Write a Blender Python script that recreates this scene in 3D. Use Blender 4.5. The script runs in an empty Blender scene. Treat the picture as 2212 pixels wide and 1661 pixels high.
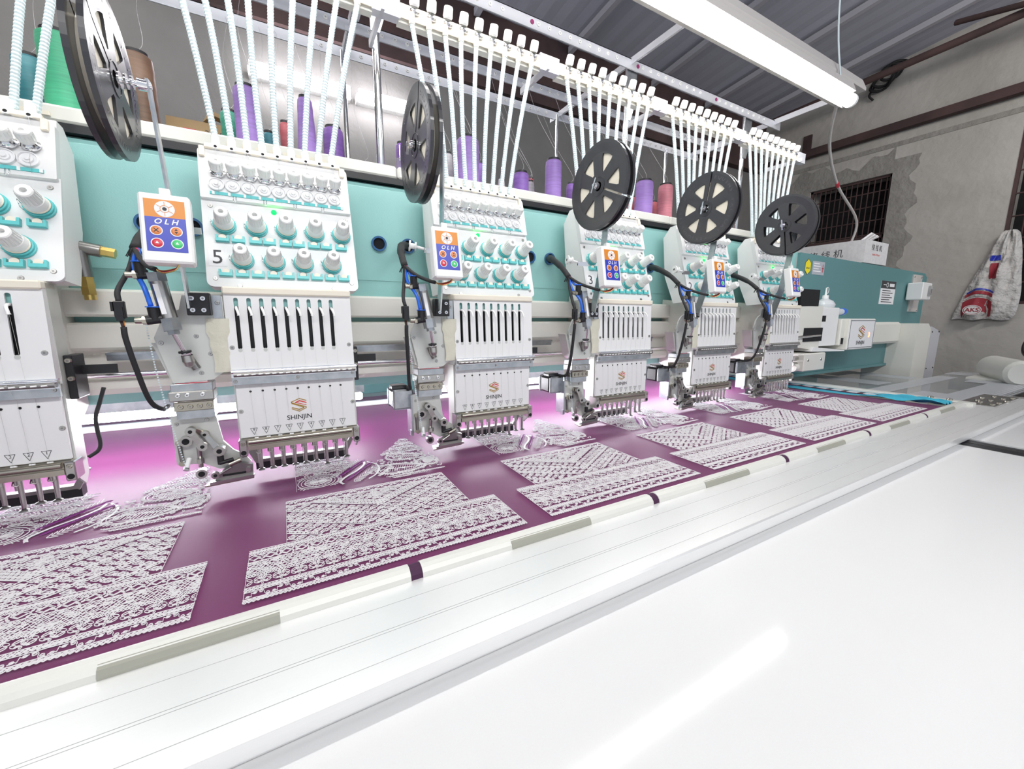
import bpy, math, random
from mathutils import Vector, Matrix
sc = bpy.context.scene
COL = sc.collection
R = math.radians
# ------------------------------------------------------------------ camera, world, exposure
CAM = Vector((-0.0335, -0.8604, 0.3039))
YAW, PIT, ROL, FPX = R(29.351), R(-9.508), R(0.2134), 868.37
fw = Vector((math.sin(YAW)*math.cos(PIT), math.cos(YAW)*math.cos(PIT), math.sin(PIT)))
r0 = Vector((math.cos(YAW), -math.sin(YAW), 0)); u0 = r0.cross(fw)
rr = math.cos(ROL)*r0 + math.sin(ROL)*u0; uu = -math.sin(ROL)*r0 + math.cos(ROL)*u0
cd = bpy.data.cameras.new('camera'); cam = bpy.data.objects.new('camera', cd); COL.objects.link(cam)
m = Matrix((rr, uu, -fw)).transposed().to_4x4(); m.translation = CAM
cam.matrix_world = m
cd.sensor_width = 36; cd.lens = FPX/2212*36; cd.clip_start = 0.01; cd.clip_end = 50
sc.camera = cam
sc.view_settings.view_transform = 'Standard'; sc.view_settings.look = 'None'
sc.view_settings.gamma = 1; sc.view_settings.use_curve_mapping = False
sc.view_settings.exposure = 0.45
w = bpy.data.worlds.new('world'); sc.world = w; w.use_nodes = True
w.node_tree.nodes['Background'].inputs[0].default_value = (0.75, 0.8, 0.9, 1)
w.node_tree.nodes['Background'].inputs[1].default_value = 0.6
LAMP, LED, REAR = 22.0, 47.0, 18.0      # emission of the tube lamp, the under-beam strip, the rear tubes

def area(name, loc, to, sx, sy, power, col=(1, 1, 1)):
    l = bpy.data.lights.new(name, 'AREA'); l.shape = 'RECTANGLE'; l.size = sx; l.size_y = sy; l.energy = power; l.color = col
    o = bpy.data.objects.new(name, l); COL.objects.link(o); o.location = loc
    o.rotation_euler = (Vector(to)-Vector(loc)).to_track_quat('-Z', 'Y').to_euler(); return o
area('fill_light', (0.3, -1.9, 1.75), (0.4, -0.2, 0.0), 2.4, 0.25, 30, (1, 0.99, 0.97))  # added fill from behind the camera, has no fixture
area('fill_light', (3.3, -1.0, 2.1), (4.9, 0.5, 0.9), 1.4, 0.25, 17, (1, 0.95, 0.88))  # unseen fill added to brighten the end wall
area('fill_light', (-1.2, 0.9, 1.9), (0.6, 1.6, 1.0), 1.4, 0.3, 14, (1, 0.98, 0.95))  # unseen fill added for the space behind the machine

# ------------------------------------------------------------------ materials
M = {}
def mat(name, col, rough=0.5, metal=0.0, emit=0.0, alpha=1.0, trans=0.0, noise=None, bump=None, spec=None, coat=0, aniso=None, sheen=0):
    mt = bpy.data.materials.new(name); mt.use_nodes = True; nt = mt.node_tree; b = nt.nodes['Principled BSDF']
    c = tuple(col)+(1,)
    b.inputs['Base Color'].default_value = c; b.inputs['Roughness'].default_value = rough; b.inputs['Metallic'].default_value = metal
    if emit: b.inputs['Emission Color'].default_value = c; b.inputs['Emission Strength'].default_value = emit
    if alpha < 1: b.inputs['Alpha'].default_value = alpha
    if trans: b.inputs['Transmission Weight'].default_value = trans; b.inputs['IOR'].default_value = 1.46
    if spec is not None: b.inputs['Specular IOR Level'].default_value = spec
    if coat: b.inputs['Coat Weight'].default_value = coat; b.inputs['Coat Roughness'].default_value = 0.08
    if sheen: b.inputs['Sheen Weight'].default_value = sheen; b.inputs['Sheen Roughness'].default_value = 0.4; b.inputs['Sheen Tint'].default_value = (1, .75, 1, 1)
    tc = None
    if noise or bump:
        tc = nt.nodes.new('ShaderNodeTexCoord')
    if noise:   # (scale, amount, second colour, stretch)
        mp = nt.nodes.new('ShaderNodeMapping'); mp.inputs['Scale'].default_value = noise[3] if len(noise) > 3 else (1, 1, 1)
        n = nt.nodes.new('ShaderNodeTexNoise'); n.inputs['Scale'].default_value = noise[0]; n.inputs['Detail'].default_value = 6
        rp = nt.nodes.new('ShaderNodeValToRGB'); rp.color_ramp.elements[0].position = 0.5-noise[1]; rp.color_ramp.elements[1].position = 0.5+noise[1]
        rp.color_ramp.elements[0].color = c; rp.color_ramp.elements[1].color = tuple(noise[2])+(1,)
        nt.links.new(tc.outputs['Object'], mp.inputs[0]); nt.links.new(mp.outputs[0], n.inputs[0]); nt.links.new(n.outputs[0], rp.inputs[0])
        nt.links.new(rp.outputs[0], b.inputs['Base Color'])
    if bump:    # (scale, strength, distance)
        n2 = nt.nodes.new('ShaderNodeTexNoise'); n2.inputs['Scale'].default_value = bump[0]; n2.inputs['Detail'].default_value = 4
        bp = nt.nodes.new('ShaderNodeBump'); bp.inputs['Strength'].default_value = bump[1]; bp.inputs['Distance'].default_value = bump[2]
        nt.links.new(tc.outputs['Object'], n2.inputs[0]); nt.links.new(n2.outputs[0], bp.inputs['Height']); nt.links.new(bp.outputs[0], b.inputs['Normal'])
    M[name] = mt; return mt
mat('white', (.88, .88, .87), .4)
mat('panelwhite', (.80, .80, .80), .38)
mat('cream', (.78, .77, .71), .42, bump=(900, .05, .001))
mat('ivory', (.84, .78, .66), .45)
mat('teal', (.31, .59, .565), .38, bump=(420, .22, .001))
mat('tealplate', (.115, .265, .275), .5, bump=(300, .15, .001))
mat('tealplastic', (.11, .55, .56), .35)
mat('tealcloth', (.05, .42, .58), .8, bump=(60, .5, .004))
mat('chrome', (.86, .86, .88), .12, 1)
mat('steel', (.50, .49, .47), .28, 1)
mat('darksteel', (.30, .29, .28), .35, 1)
mat('zinc', (.58, .60, .62), .32, 1, noise=(60, .2, (.42, .45, .48)))
mat('nickel', (.47, .44, .37), .28, 1)
mat('brass', (.75, .55, .18), .25, 1)
mat('greyplate', (.62, .63, .60), .38, .35)
mat('alu', (.93, .93, .925), .34, .55, noise=(30, .4, (.89, .89, .89), (.3, 60, 60)))
mat('rackmetal', (.74, .75, .80), .35, .4)
mat('black', (.012, .012, .014), .4)
mat('blackgloss', (.022, .022, .026), .18, coat=.5)
mat('reelblack', (.035, .035, .04), .3, coat=.3)
mat('reeltext', (.10, .10, .11), .25)
mat('rubber', (.02, .02, .022), .7)
mat('blue', (.03, .16, .75), .3)
mat('bluerim', (.03, .12, .28), .3)
mat('clear', (.85, .87, .88), .1, trans=.6, alpha=.55)
mat('springtube', (.66, .76, .78), .3)
mat('fabric', (.155, .030, .105), .5, noise=(5, .35, (.12, .020, .080)), bump=(1800, .25, .0005), spec=.2, sheen=.12)
mat('fabricdark', (.05, .008, .045), .7)
mat('stitch', (.68, .66, .68), .55)
mat('stitchpurple', (.20, .02, .19), .35)
mat('table', (.71, .71, .713), .09, noise=(700, .5, (.67, .675, .68)), spec=.10)
mat('clipwhite', (.66, .66, .62), .35)
mat('clipgrey', (.33, .33, .28), .5)
mat('tape', (.72, .70, .58), .7, alpha=.85, bump=(60, .6, .004))
mat('paper', (.86, .86, .87), .6)
mat('print', (.05, .05, .055), .6)
mat('orange', (.72, .25, .02), .4)
mat('labelblue', (.03, .05, .45), .35)
mat('red', (.62, .02, .05), .35)
mat('green', (.04, .55, .16), .35)
mat('btnorange', (.70, .22, .06), .35)
mat('logored', (.75, .08, .07), .5)
mat('logogold', (.42, .24, .03), .5)
mat('yellow', (.85, .72, .02), .5)
mat('silverlabel', (.45, .47, .52), .4)
mat('scoreline', (.42, .42, .42), .6)
mat('led', (.0, 1, .02), emit=9)
mat('redled', (1, .12, .03), emit=8)
mat('lampglow', (1, .985, .95), emit=LAMP)
mat('stripglow', (.96, .95, 1), emit=LED)
mat('rearglow', (1, .97, 1), emit=REAR)
mat('housing', (.55, .52, .50), .5)
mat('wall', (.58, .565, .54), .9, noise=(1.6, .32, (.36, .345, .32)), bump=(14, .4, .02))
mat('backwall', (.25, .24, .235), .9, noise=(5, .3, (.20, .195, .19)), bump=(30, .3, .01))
mat('patch', (.26, .25, .235), .95, noise=(7, .25, (.36, .35, .33)), bump=(25, .6, .02))
mat('ceiling', (.48, .49, .58), .8, noise=(3, .4, (.40, .41, .49), (6, .3, 1)))
mat('purlin', (.42, .42, .47), .6)
mat('rust', (.11, .065, .062), .85, noise=(4, .3, (.04, .025, .028)))
mat('darkred', (.22, .02, .035), .7)
mat('floor', (.17, .16, .14), .8, noise=(3, .3, (.12, .115, .10)))
mat('dark', (.01, .01, .012), .9)
mat('darkgap', (.02, .021, .026), .35)
mat('spoolcap', (.02, .018, .022), .5)
for n, c in (('mint', (.10, .62, .34)), ('brown', (.23, .13, .08)), ('seagreen', (.05, .36, .24)), ('violet', (.42, .25, .70)), ('deepviolet', (.27, .13, .50)),
             ('rose', (.50, .11, .13)), ('pink', (.80, .28, .34)), ('tealspool', (.07, .30, .36)), ('greycone', (.52, .50, .53)), ('magenta', (.35, .03, .16))):
    mat('spool_'+n, c, .45, bump=(0.1, 0, 0) if 0 else None, noise=(25, .3, tuple(x*.72 for x in c), (1, 1, 14)), sheen=.2)
mat('cardboard', (.38, .26, .14), .8)
mat('carton', (.74, .73, .73), .6, noise=(60, .1, (.68, .67, .68)))
mat('sack', (.62, .61, .60), .6, bump=(14, .8, .05))
mat('sackred', (.38, .04, .06), .6)
mat('bottle', (.80, .83, .86), .3, trans=.2)
mat('frost', (.62, .64, .68), .35, alpha=.6)
mat('buttonglow', (.45, .42, .42), .2, .4)
def acrylic():
    mt = mat('acrylic', (.70, .74, .78), .06, alpha=.22); return mt
acrylic()

# ------------------------------------------------------------------ mesh builder
class MB:
    def __init__(s): s.v = []; s.f = []; s.mi = []; s.sm = []; s.cur = 0; s.mats = []; s.T = None
    def m(s, name):
        if name not in s.mats: s.mats.append(name)
        s.cur = s.mats.index(name); return s
    def add(s, vs, fs, smooth=False, T=None):
        if not s.mats: s.m('white')
        n = len(s.v)
        for p in vs:
            p = Vector(p)
            if T is not None: p = T @ p
            if s.T is not None: p = s.T @ p
            s.v.append(p)
        for f in fs:
            s.f.append([n+i for i in f]); s.mi.append(s.cur); s.sm.append(smooth)
        return s
    def box(s, a, b, T=None, bev=0.0):
        x0, y0, z0 = [min(p, q) for p, q in zip(a, b)]; x1, y1, z1 = [max(p, q) for p, q in zip(a, b)]
        if bev <= 0:
            return s.add([(x0,y0,z0),(x1,y0,z0),(x1,y1,z0),(x0,y1,z0),(x0,y0,z1),(x1,y0,z1),(x1,y1,z1),(x0,y1,z1)],
                     [(0,3,2,1),(4,5,6,7),(0,1,5,4),(1,2,6,5),(2,3,7,6),(3,0,4,7)], False, T)
        c = bev; vs = []
        # chamfered box: 24 vertices, three per corner
        ids = {}
        for ix, X in ((0, x0), (1, x1)):
            for iy, Y in ((0, y0), (1, y1)):
                for iz, Z in ((0, z0), (1, z1)):
                    sx, sy, sz = (c if ix == 0 else -c), (c if iy == 0 else -c), (c if iz == 0 else -c)
                    for ax, p in ((0, (X, Y+sy, Z+sz)), (1, (X+sx, Y, Z+sz)), (2, (X+sx, Y+sy, Z))):
                        ids[(ix, iy, iz, ax)] = len(vs); vs.append(p)
        fs = []
        for ax in range(3):
            o = [a for a in range(3) if a != ax]
            for sd in (0, 1):
                q = []
                for p1, p2 in ((0, 0), (1, 0), (1, 1), (0, 1)):
                    k = [0, 0, 0]; k[ax] = sd; k[o[0]] = p1; k[o[1]] = p2; q.append(ids[(*k, ax)])
                fs.append(q)
        for ax in range(3):      # edges along ax
            o = [a for a in range(3) if a != ax]
            for p1 in (0, 1):
                for p2 in (0, 1):
                    k0 = [0]*3; k0[o[0]] = p1; k0[o[1]] = p2; k1 = list(k0); k1[ax] = 1
                    fs.append([ids[(*k0, o[0])], ids[(*k1, o[0])], ids[(*k1, o[1])], ids[(*k0, o[1])]])
        for ix in (0, 1):
            for iy in (0, 1):
                for iz in (0, 1): fs.append([ids[(ix, iy, iz, a)] for a in range(3)])
        s.add(vs, fs, False, T)
        s.fix = True
        return s
    def cyl(s, p0, p1, ra, rb=None, n=16, cap=True, smooth=True, T=None):
        p0 = Vector(p0); p1 = Vector(p1); rb = ra if rb is None else rb
        d = (p1-p0).normalized(); a = d.orthogonal().normalized(); b = d.cross(a)
        vs = []; fs = []
        for q, r in ((p0, ra), (p1, rb)):
            for i in range(n):
                t = 2*math.pi*i/n; vs.append(q+(a*math.cos(t)+b*math.sin(t))*r)
        for i in range(n): fs.append((i, (i+1) % n, n+(i+1) % n, n+i))
        s.add(vs, fs, smooth, T)
        if cap:
            s.add(vs, [tuple(range(n-1, -1, -1)), tuple(range(n, 2*n))], False, T)
        return s
    def lathe(s, p0, ax, prof, n=20, T=None, smooth=True):   # prof: (distance along axis, radius)
        p0 = Vector(p0); d = Vector(ax).normalized(); a = d.orthogonal().normalized(); b = d.cross(a)
        for (h0, ra), (h1, rb) in zip(prof[:-1], prof[1:]):
            vs = []
            for h, r in ((h0, ra), (h1, rb)):
                for i in range(n):
                    t = 2*math.pi*i/n; vs.append(p0+d*h+(a*math.cos(t)+b*math.sin(t))*max(r, 1e-5))
            s.add(vs, [(i, (i+1) % n, n+(i+1) % n, n+i) for i in range(n)], smooth, T)
        return s
    def tube(s, pts, r, n=8, smooth=True, T=None, closed=False):
        pts = [Vector(p) for p in pts]; vs = []; fs = []; a = None
        for i, p in enumerate(pts):
            if closed: d = (pts[(i+1) % len(pts)]-pts[i-1]).normalized()
            else: d = (pts[min(i+1, len(pts)-1)]-pts[max(i-1, 0)]).normalized()
            a = d.orthogonal().normalized() if a is None else (a-d*a.dot(d)).normalized()
            b = d.cross(a); ri = r[i] if isinstance(r, (list, tuple)) else r
            for k in range(n):
                t = 2*math.pi*k/n; vs.append(p+(a*math.cos(t)+b*math.sin(t))*ri)
        L = len(pts)
        for i in range(L if closed else L-1):
            j = (i+1) % L
            for k in range(n): fs.append((i*n+k, i*n+(k+1) % n, j*n+(k+1) % n, j*n+k))
        if not closed: fs += [tuple(range(n-1, -1, -1)), tuple((L-1)*n+k for k in range(n))]
        return s.add(vs, fs, smooth, T)
    def prism(s, pts, d0, d1, plane='xz', T=None):   # polygon swept along the third axis
        def mk(a, b, d):
            return {'xz': (a, d, b), 'xy': (a, b, d), 'yz': (d, a, b)}[plane]
        n = len(pts); vs = [mk(a, b, d0) for a, b in pts]+[mk(a, b, d1) for a, b in pts]
        fs = [(i, (i+1) % n, n+(i+1) % n, n+i) for i in range(n)]+[tuple(range(n-1, -1, -1)), tuple(range(n, 2*n))]
        s.fix = True
        return s.add(vs, fs, False, T)
    def ring(s, c, ax, ro, ri, h, n=24, T=None):
        c = Vector(c); d = Vector(ax).normalized()
        return s.lathe(c, d, [(0, ri), (0, ro), (h, ro), (h, ri), (0, ri)], n, T, False)
    def text(s, t, T, size, ext=0.0002, align='CENTER', shear=0, bold=0):
        vs, fs = text_mesh(t, align, shear, bold)
        S = Matrix.Diagonal((size, size, 1, 1))
        n = len(vs)
        vv = [T @ (S @ Vector((a, b, 0))) for a, b in vs]
        nn = (T.to_3x3() @ Vector((0, 0, 1))).normalized()*ext
        return s.add([v+nn for v in vv], fs)
    def build(s, name, parent=None, loc=None):
        me = bpy.data.meshes.new(name); me.from_pydata([tuple(p) for p in s.v], [], s.f); 
        for nm in (s.mats or ['white']): me.materials.append(M[nm])
        me.polygons.foreach_set('material_index', s.mi); me.polygons.foreach_set('use_smooth', s.sm); me.update()
        if getattr(s, 'fix', False):
            import bmesh
            bm = bmesh.new(); bm.from_mesh(me); bmesh.ops.recalc_face_normals(bm, faces=bm.faces); bm.to_mesh(me); bm.free()
        o = bpy.data.objects.new(name, me); COL.objects.link(o)
        if parent is not None: o.parent = parent
        if loc is not None: o.location = loc
        return o
_tx = {}
def text_mesh(t, align, shear, bold):
    k = (t, align, shear, bold)
    if k in _tx: return _tx[k]
    cu = bpy.data.curves.new('lettering', 'FONT'); cu.body = t; cu.align_x = align; cu.align_y = 'CENTER'; cu.shear = shear; cu.resolution_u = 3
    cu.offset = bold
    o = bpy.data.objects.new('lettering', cu); COL.objects.link(o)
    dg = bpy.context.evaluated_depsgraph_get(); me = o.evaluated_get(dg).to_mesh()
    vs = [(v.co.x, v.co.y) for v in me.vertices]; fs = [tuple(p.vertices) for p in me.polygons]
    # face up
    bpy.data.objects.remove(o); bpy.data.curves.remove(cu)
    _tx[k] = (vs, fs); return _tx[k]
def face_T(o, right, up):     # frame with local z pointing out of the face
    r_ = Vector(right).normalized(); u_ = Vector(up).normalized(); n_ = r_.cross(u_).normalized()
    mm = Matrix((r_, u_, n_)).transposed().to_4x4(); mm.translation = Vector(o); return mm
def tag(o, label=None, cat=None, group=None, kind=None):
    if label: o['label'] = label
    if cat: o['category'] = cat
    if group: o['group'] = group
    if kind: o['kind'] = kind
    return o
def empty(name, loc=(0, 0, 0), label=None, cat=None, group=None):
    o = bpy.data.objects.new(name, None); COL.objects.link(o); o.location = loc; o.empty_display_size = .05
    return tag(o, label, cat, group)
def kids(o): return [c for c in bpy.data.objects if c.parent == o]
def snapshot(root):
    return (root, [(c, [(g, []) for g in kids(c)]) for c in kids(root)])
def copy_tree(snap, loc=None, skip=()):
    def rec(node, par):
        o, ch = node
        c = o.copy(); COL.objects.link(c); c.parent = par
        for n in ch: rec(n, c)
        return c
    r_ = rec(snap, None)
    if loc is not None: r_.location = loc
    return r_
def struct(name, mb): return tag(mb.build(name), kind='structure')
def screw(mb, p, ax, r, h=.0015, mt='steel'):
    mb.m(mt).cyl(p, Vector(p)+Vector(ax).normalized()*h, r, r*.8, 12); mb.m('darksteel').cyl(Vector(p)+Vector(ax).normalized()*h, Vector(p)+Vector(ax).normalized()*(h+.0002), r*.4, r*.4, 6)
def smoothpath(pts, k=6):
    pts = [Vector(p) for p in pts]; out = []
    P_ = [pts[0]*2-pts[1]]+pts+[pts[-1]*2-pts[-2]]
    for i in range(1, len(P_)-2):
        for j in range(k):
            t = j/k; a, b, c, d = P_[i-1:i+3]
            out.append(.5*((2*b)+(c-a)*t+(2*a-5*b+4*c-d)*t*t+(3*b-a-3*c+d)*t**3))
    return out+[pts[-1]]

# ------------------------------------------------------------------ the hall
def wall_end():
    # end wall x=5 with two barred openings
    b = MB().m('wall')
    ys = [-4.0, -.75, .13, .90, 1.60, 2.2]
    def pane(y0, y1, z0, z1): b.box((5.0, y0, z0), (5.25, y1, z1))
    pane(-4, -.75, -.95, 3.2); pane(-.75, .15, -.95, .42); pane(-.75, .15, 1.95, 3.2)
    pane(.15, .90, -.95, 3.2); pane(.90, 1.58, -.95, .85); pane(.90, 1.58, 1.635, 3.2); pane(1.58, 2.45, -.95, 3.2)
    o = struct('wall_right', b)
    p = MB().m('patch')
    def strip(y0, y1, z0, z1f):
        n = max(1, int((y1-y0)/.05))
        for i in range(n):
            a = y0+(y1-y0)*i/n; c = y0+(y1-y0)*(i+1)/n
            p.prism([(a, z0), (c, z0), (c, z1f(c)), (a, z1f(a))], 4.992, 5.0, 'yz')
    ztop = lambda y: 1.80+.05*math.sin(y*9)+.03*math.sin(y*31)
    strip(1.58, 2.19, .75, ztop); strip(.90, 1.58, 1.635, ztop)
    m_ = 24
    for i in range(m_):
        z0, z1 = .75+1.0*i/m_, .75+1.0*(i+1)/m_; e = lambda z: .735+.03*math.sin(z*17)+.02*math.sin(z*41)
        p.prism([(e(z0), z0), (.90, z0), (.90, z1), (e(z1), z1)], 4.992, 5.0, 'yz')
    if 0: p.prism([(.715, .9), (1.9, .9), (1.9, 1.80), (1.62, 1.82), (1.45, 1.78), (1.24, 1.86), (1.05, 1.80), (.94, 1.83), (.80, 1.75), (.775, 1.62), (.80, 1.45), (.73, 1.2), (.70, 1.0)], 4.992, 5.0, 'yz')
    p.build('plaster_patch', o)
    p = MB().m('patch'); p.box((4.994, -.9, 1.86), (5, 2.2, 1.90)); p.build('plaster_seam', o)
wall_end()
for nm, (y0, y1, z0, z1), nb in (('window_1', (.90, 1.58, .85, 1.635), 14), ('window_2', (-.75, .15, .42, 1.95), 9)):
    b = MB().m('dark').box((5.24, y0-.02, z0-.02), (5.26, y1+.02, z1+.02)); wo = struct(nm, b)
    f = MB().m('rust')
    t = .022
    f.box((5.02, y0, z0), (5.05, y0+t, z1)).box((5.02, y1-t, z0), (5.05, y1, z1)).box((5.02, y0, z0), (5.05, y1, z0+t)).box((5.02, y0, z1-t), (5.05, y1, z1))
    f.box((5.02, y0, z0+(z1-z0)*.28), (5.05, y1, z0+(z1-z0)*.28+.03))
    f.build('window_frame', wo)
    g = MB().m('rust')
    for i in range(nb):
        y = y0+(y1-y0)*(i+1)/(nb+1); g.cyl((5.03, y, z0), (5.03, y, z1), .005, n=6)
    for i in range(5 if nb > 10 else 8):
        z = z0+(z1-z0)*(i+1)/(6 if nb > 10 else 9); g.cyl((5.03, y0, z), (5.03, y1, z), .006, n=6)
    g.build('window_bars', wo)
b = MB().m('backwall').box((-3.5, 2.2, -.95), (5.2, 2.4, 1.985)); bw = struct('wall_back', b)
b = MB().m('wall').box((-3.6, -4, -.95), (-3.4, 2.4, 3.2)); struct('wall_left', b)
b = MB().m('floor').box((-3.6, -4, -1.0), (5.3, 2.4, -.95)); struct('floor', b)
def cz(y): return 2.627-.104*y
b = MB().m('ceiling'); n = 110; vs = []; fs = []
for i in range(n+1):
    x = -3.5+8.6*i/n; dz = (.005 if i % 2 else 0)
    for y in (-4.2, 2.4): vs.append((x, y, cz(y)+.07+dz))
for i in range(n): fs.append((2*i, 2*i+1, 2*i+3, 2*i+2))
b.add(vs, fs); struct('ceiling', b)
b = MB().m('rust').box((-3.4, 2.12, 1.985), (5.0, 2.2, 2.5)); b.m('darkred').box((-3.4, 2.09, 2.2), (5, 2.12, 2.27)); struct('trim_1', b)
# purlins under the roof sheet
for x in (-1.1, -.3, .52, 1.33, 2.16, 3.11, 3.88, 4.55):
    b = MB().m('purlin'); y0, y1 = -4.0, 2.1; h = .045
    b.add([(x-.02, y0, cz(y0)), (x+.02, y0, cz(y0)), (x+.02, y1, cz(y1)), (x-.02, y1, cz(y1)), (x-.02, y0, cz(y0)+h), (x+.02, y0, cz(y0)+h), (x+.02, y1, cz(y1)+h), (x-.02, y1, cz(y1)+h)],
          [(0,3,2,1),(4,5,6,7),(0,1,5,4),(1,2,6,5),(2,3,7,6),(3,0,4,7)])
    struct('trim_2', b)
b = MB().m('rust'); b.cyl((4.55, -4, 2.52), (4.55, 2.1, 2.30), .03, n=8).cyl((4.3, -.4, 2.2), (4.55, .5, 2.5), .02, n=8).cyl((3.95, -2, 2.1), (4.55, -.2, 2.5), .025, n=8)
struct('trim_3', b)
# rusty pipe across the end wall
b = MB().m('rust').box((4.90, -1.2, 1.975), (4.97, 2.15, 2.045)); b.box((4.97, 1.5, 1.99), (5, 1.54, 2.03)).box((4.97, .3, 1.99), (5, .34, 2.03))
tag(b.build('wall_pipe'), 'rust brown square pipe running across the grey end wall above both windows', 'pipe')
b = MB().m('rust').box((4.985, 1.62, 1.98), (4.999, 1.70, 2.22)); tag(b.build('rusty_plate'), 'small rusty upright plate on the end wall above the brown pipe', 'plate')
# coil of cable on the wall
b = MB().m('rubber')
for (cy, cz_, ry, rz, ph) in ((1.03, 2.50, .10, .07, 0), (1.06, 2.47, .09, .075, .3), (.99, 2.52, .085, .06, .6), (1.05, 2.49, .075, .065, .2)):
    pts = [(4.96+.02*math.sin(3*t+ph), cy+ry*math.cos(t), cz_+rz*math.sin(t)+.25*(-ry*math.cos(t))) for t in [2*math.pi*i/28 for i in range(28)]]
    b.tube(pts, .011, 6, closed=True)
b.tube(smoothpath([(4.97, 1.12, 2.45), (4.96, 1.15, 2.38), (4.97, 1.12, 2.33)]), .009, 6); b.tube(smoothpath([(4.98, 1.05, 2.6), (4.98, 1.0, 2.55)]), .008, 6)
tag(b.build('cable_coil'), 'loose coil of black cable hanging high on the grey end wall', 'cable')
# woven sack
def sack():
    root = empty('woven_sack', (4.9, .15, .3), 'crumpled white woven sack with a red band hanging below the barred window', 'sack')
    rnd = random.Random(4)
    # outline (y, z) on the wall side, sampled as rows from foot to top: left edge and right edge at each height
    rows = [(.300, .335, .012), (.325, .333, .0), (.35, .330, -.008), (.40, .318, -.012), (.46, .302, -.014), (.52, .288, -.012), (.58, .270, -.006), (.64, .252, .002), (.70, .232, .008), (.76, .212, .014), (.82, .192, .022), (.88, .176, .032), (.93, .160, .042), (.965, .150, .052), (.985, .128, .070)]
    n = 26; b = MB().m('sack'); vs = []; fs = []
    for side in (1, -1):
        base = len(vs)
        for ri, (z, yl, yr) in enumerate(rows):
            for i in range(n+1):
                t = i/n; y = yl+(yr-yl)*t; edge = math.sin(math.pi*t)**.5 if 0 < t < 1 else 0
                fold = .014*math.sin(t*17+z*7)+.010*math.sin(t*31-z*21)+.008*math.sin(t*9+z*33)
                crease = -.022*math.exp(-((t-.52-.1*math.sin(z*8))/.035)**2)
                endz = min(1, (ri+.6)/3, (len(rows)-ri)/2)
                x = 4.95-side*.040*edge*endz-(fold+crease)*edge*(1 if side > 0 else .2)+rnd.uniform(-.0008, .0008)
                vs.append((x-4.9, y-.15, z-.3+.006*math.sin(t*13)*(1 if ri == 0 else 0)))
        W_ = n+1
        for ri in range(len(rows)-1):
            for i in range(n):
                a = base+ri*W_+i; fs.append((a, a+1, a+W_+1, a+W_) if side > 0 else (a+1, a, a+W_, a+W_+1))
    b.add(vs, fs, True); body = b.build('sack_body', root)
    def patch(name, mt, y0, y1, zf0, zf1, lift=.0):       # printed band that follows the cloth
        b = MB().m(mt); m_ = 14; vv = []; ff = []
        for i in range(m_+1):
            t = i/m_; y = y0+(y1-y0)*t
            for j in range(4):
                z = zf0(t)+(zf1(t)-zf0(t))*j/3
                # locate the sack surface at (y, z)
                r0_ = max([q for q in rows if q[0] <= z], default=rows[0]); r1_ = min([q for q in rows if q[0] > z], default=rows[-1]); u = 0 if r1_[0] == r0_[0] else (z-r0_[0])/(r1_[0]-r0_[0])
                yl = r0_[1]+(r1_[1]-r0_[1])*u; yr = r0_[2]+(r1_[2]-r0_[2])*u; tt = min(max((y-yl)/(yr-yl), .02), .98); edge = math.sin(math.pi*tt)**.5
                fold = .014*math.sin(tt*17+z*7)+.010*math.sin(tt*31-z*21)+.008*math.sin(tt*9+z*33); crease = -.022*math.exp(-((tt-.52-.1*math.sin(z*8))/.035)**2)
                ri = sum(1 for q in rows if q[0] <= z)-1; endz = min(1, (ri+.6)/3)
                vv.append((.05-.040*edge*endz-(fold+crease)*edge-.005-lift, yl+(yr-yl)*tt-.15, z-.3))
        for i in range(m_):
            for j in range(3): a = i*4+j; ff.append((a, a+1, a+5, a+4))
        b.add(vv, ff, True); return b.build(name, root)
    patch('red_band', 'sackred', .285, .118, lambda t: .315, lambda t: .425+.05*math.sin(math.pi*(t*.8+.1)))
    patch('printed_stripe', 'sack', .283, .118, lambda t: .437+.05*math.sin(math.pi*(t*.8+.1)), lambda t: .452+.05*math.sin(math.pi*(t*.8+.1)), .001)
    patch('printed_stripe', 'sackred', .280, .118, lambda t: .455+.05*math.sin(math.pi*(t*.8+.1)), lambda t: .480+.05*math.sin(math.pi*(t*.8+.1)), .001)
    patch('printed_stripe', 'labelblue', .272, .118, lambda t: .487+.05*math.sin(math.pi*(t*.8+.1)), lambda t: .500+.05*math.sin(math.pi*(t*.8+.1)), .001)
    patch('printed_stripe', 'sackred', .165, .120, lambda t: .62, lambda t: .74); patch('printed_stripe', 'labelblue', .170, .118, lambda t: .76, lambda t: .80)
    T = face_T((-.035, .060, .075), (0, -1, 0), (-.1, 0, 1)); Sx = T @ Matrix.Diagonal((1.35, 1, 1, 1))
    b = MB().m('paper').cyl(Sx @ Vector((0, 0, 0)), Sx @ Vector((0, 0, .001)), .040, n=26)
    b = MB().m('paper'); b.add([Sx @ Vector((.040*math.cos(2*math.pi*i/26), .040*math.sin(2*math.pi*i/26), 0)) for i in range(26)], [tuple(range(26))])
    b.m('sackred'); q = [Sx @ Vector((r_*math.cos(2*math.pi*i/26), r_*math.sin(2*math.pi*i/26), .001)) for r_ in (.036, .033) for i in range(26)]
    b.add(q, [(i, (i+1) % 26, 26+(i+1) % 26, 26+i) for i in range(26)])
    b.text('AKS', T @ Matrix.Translation((0, 0, .0015)), .044, .0005, bold=.02)
    b.build('emblem', root)
sack()
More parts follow.
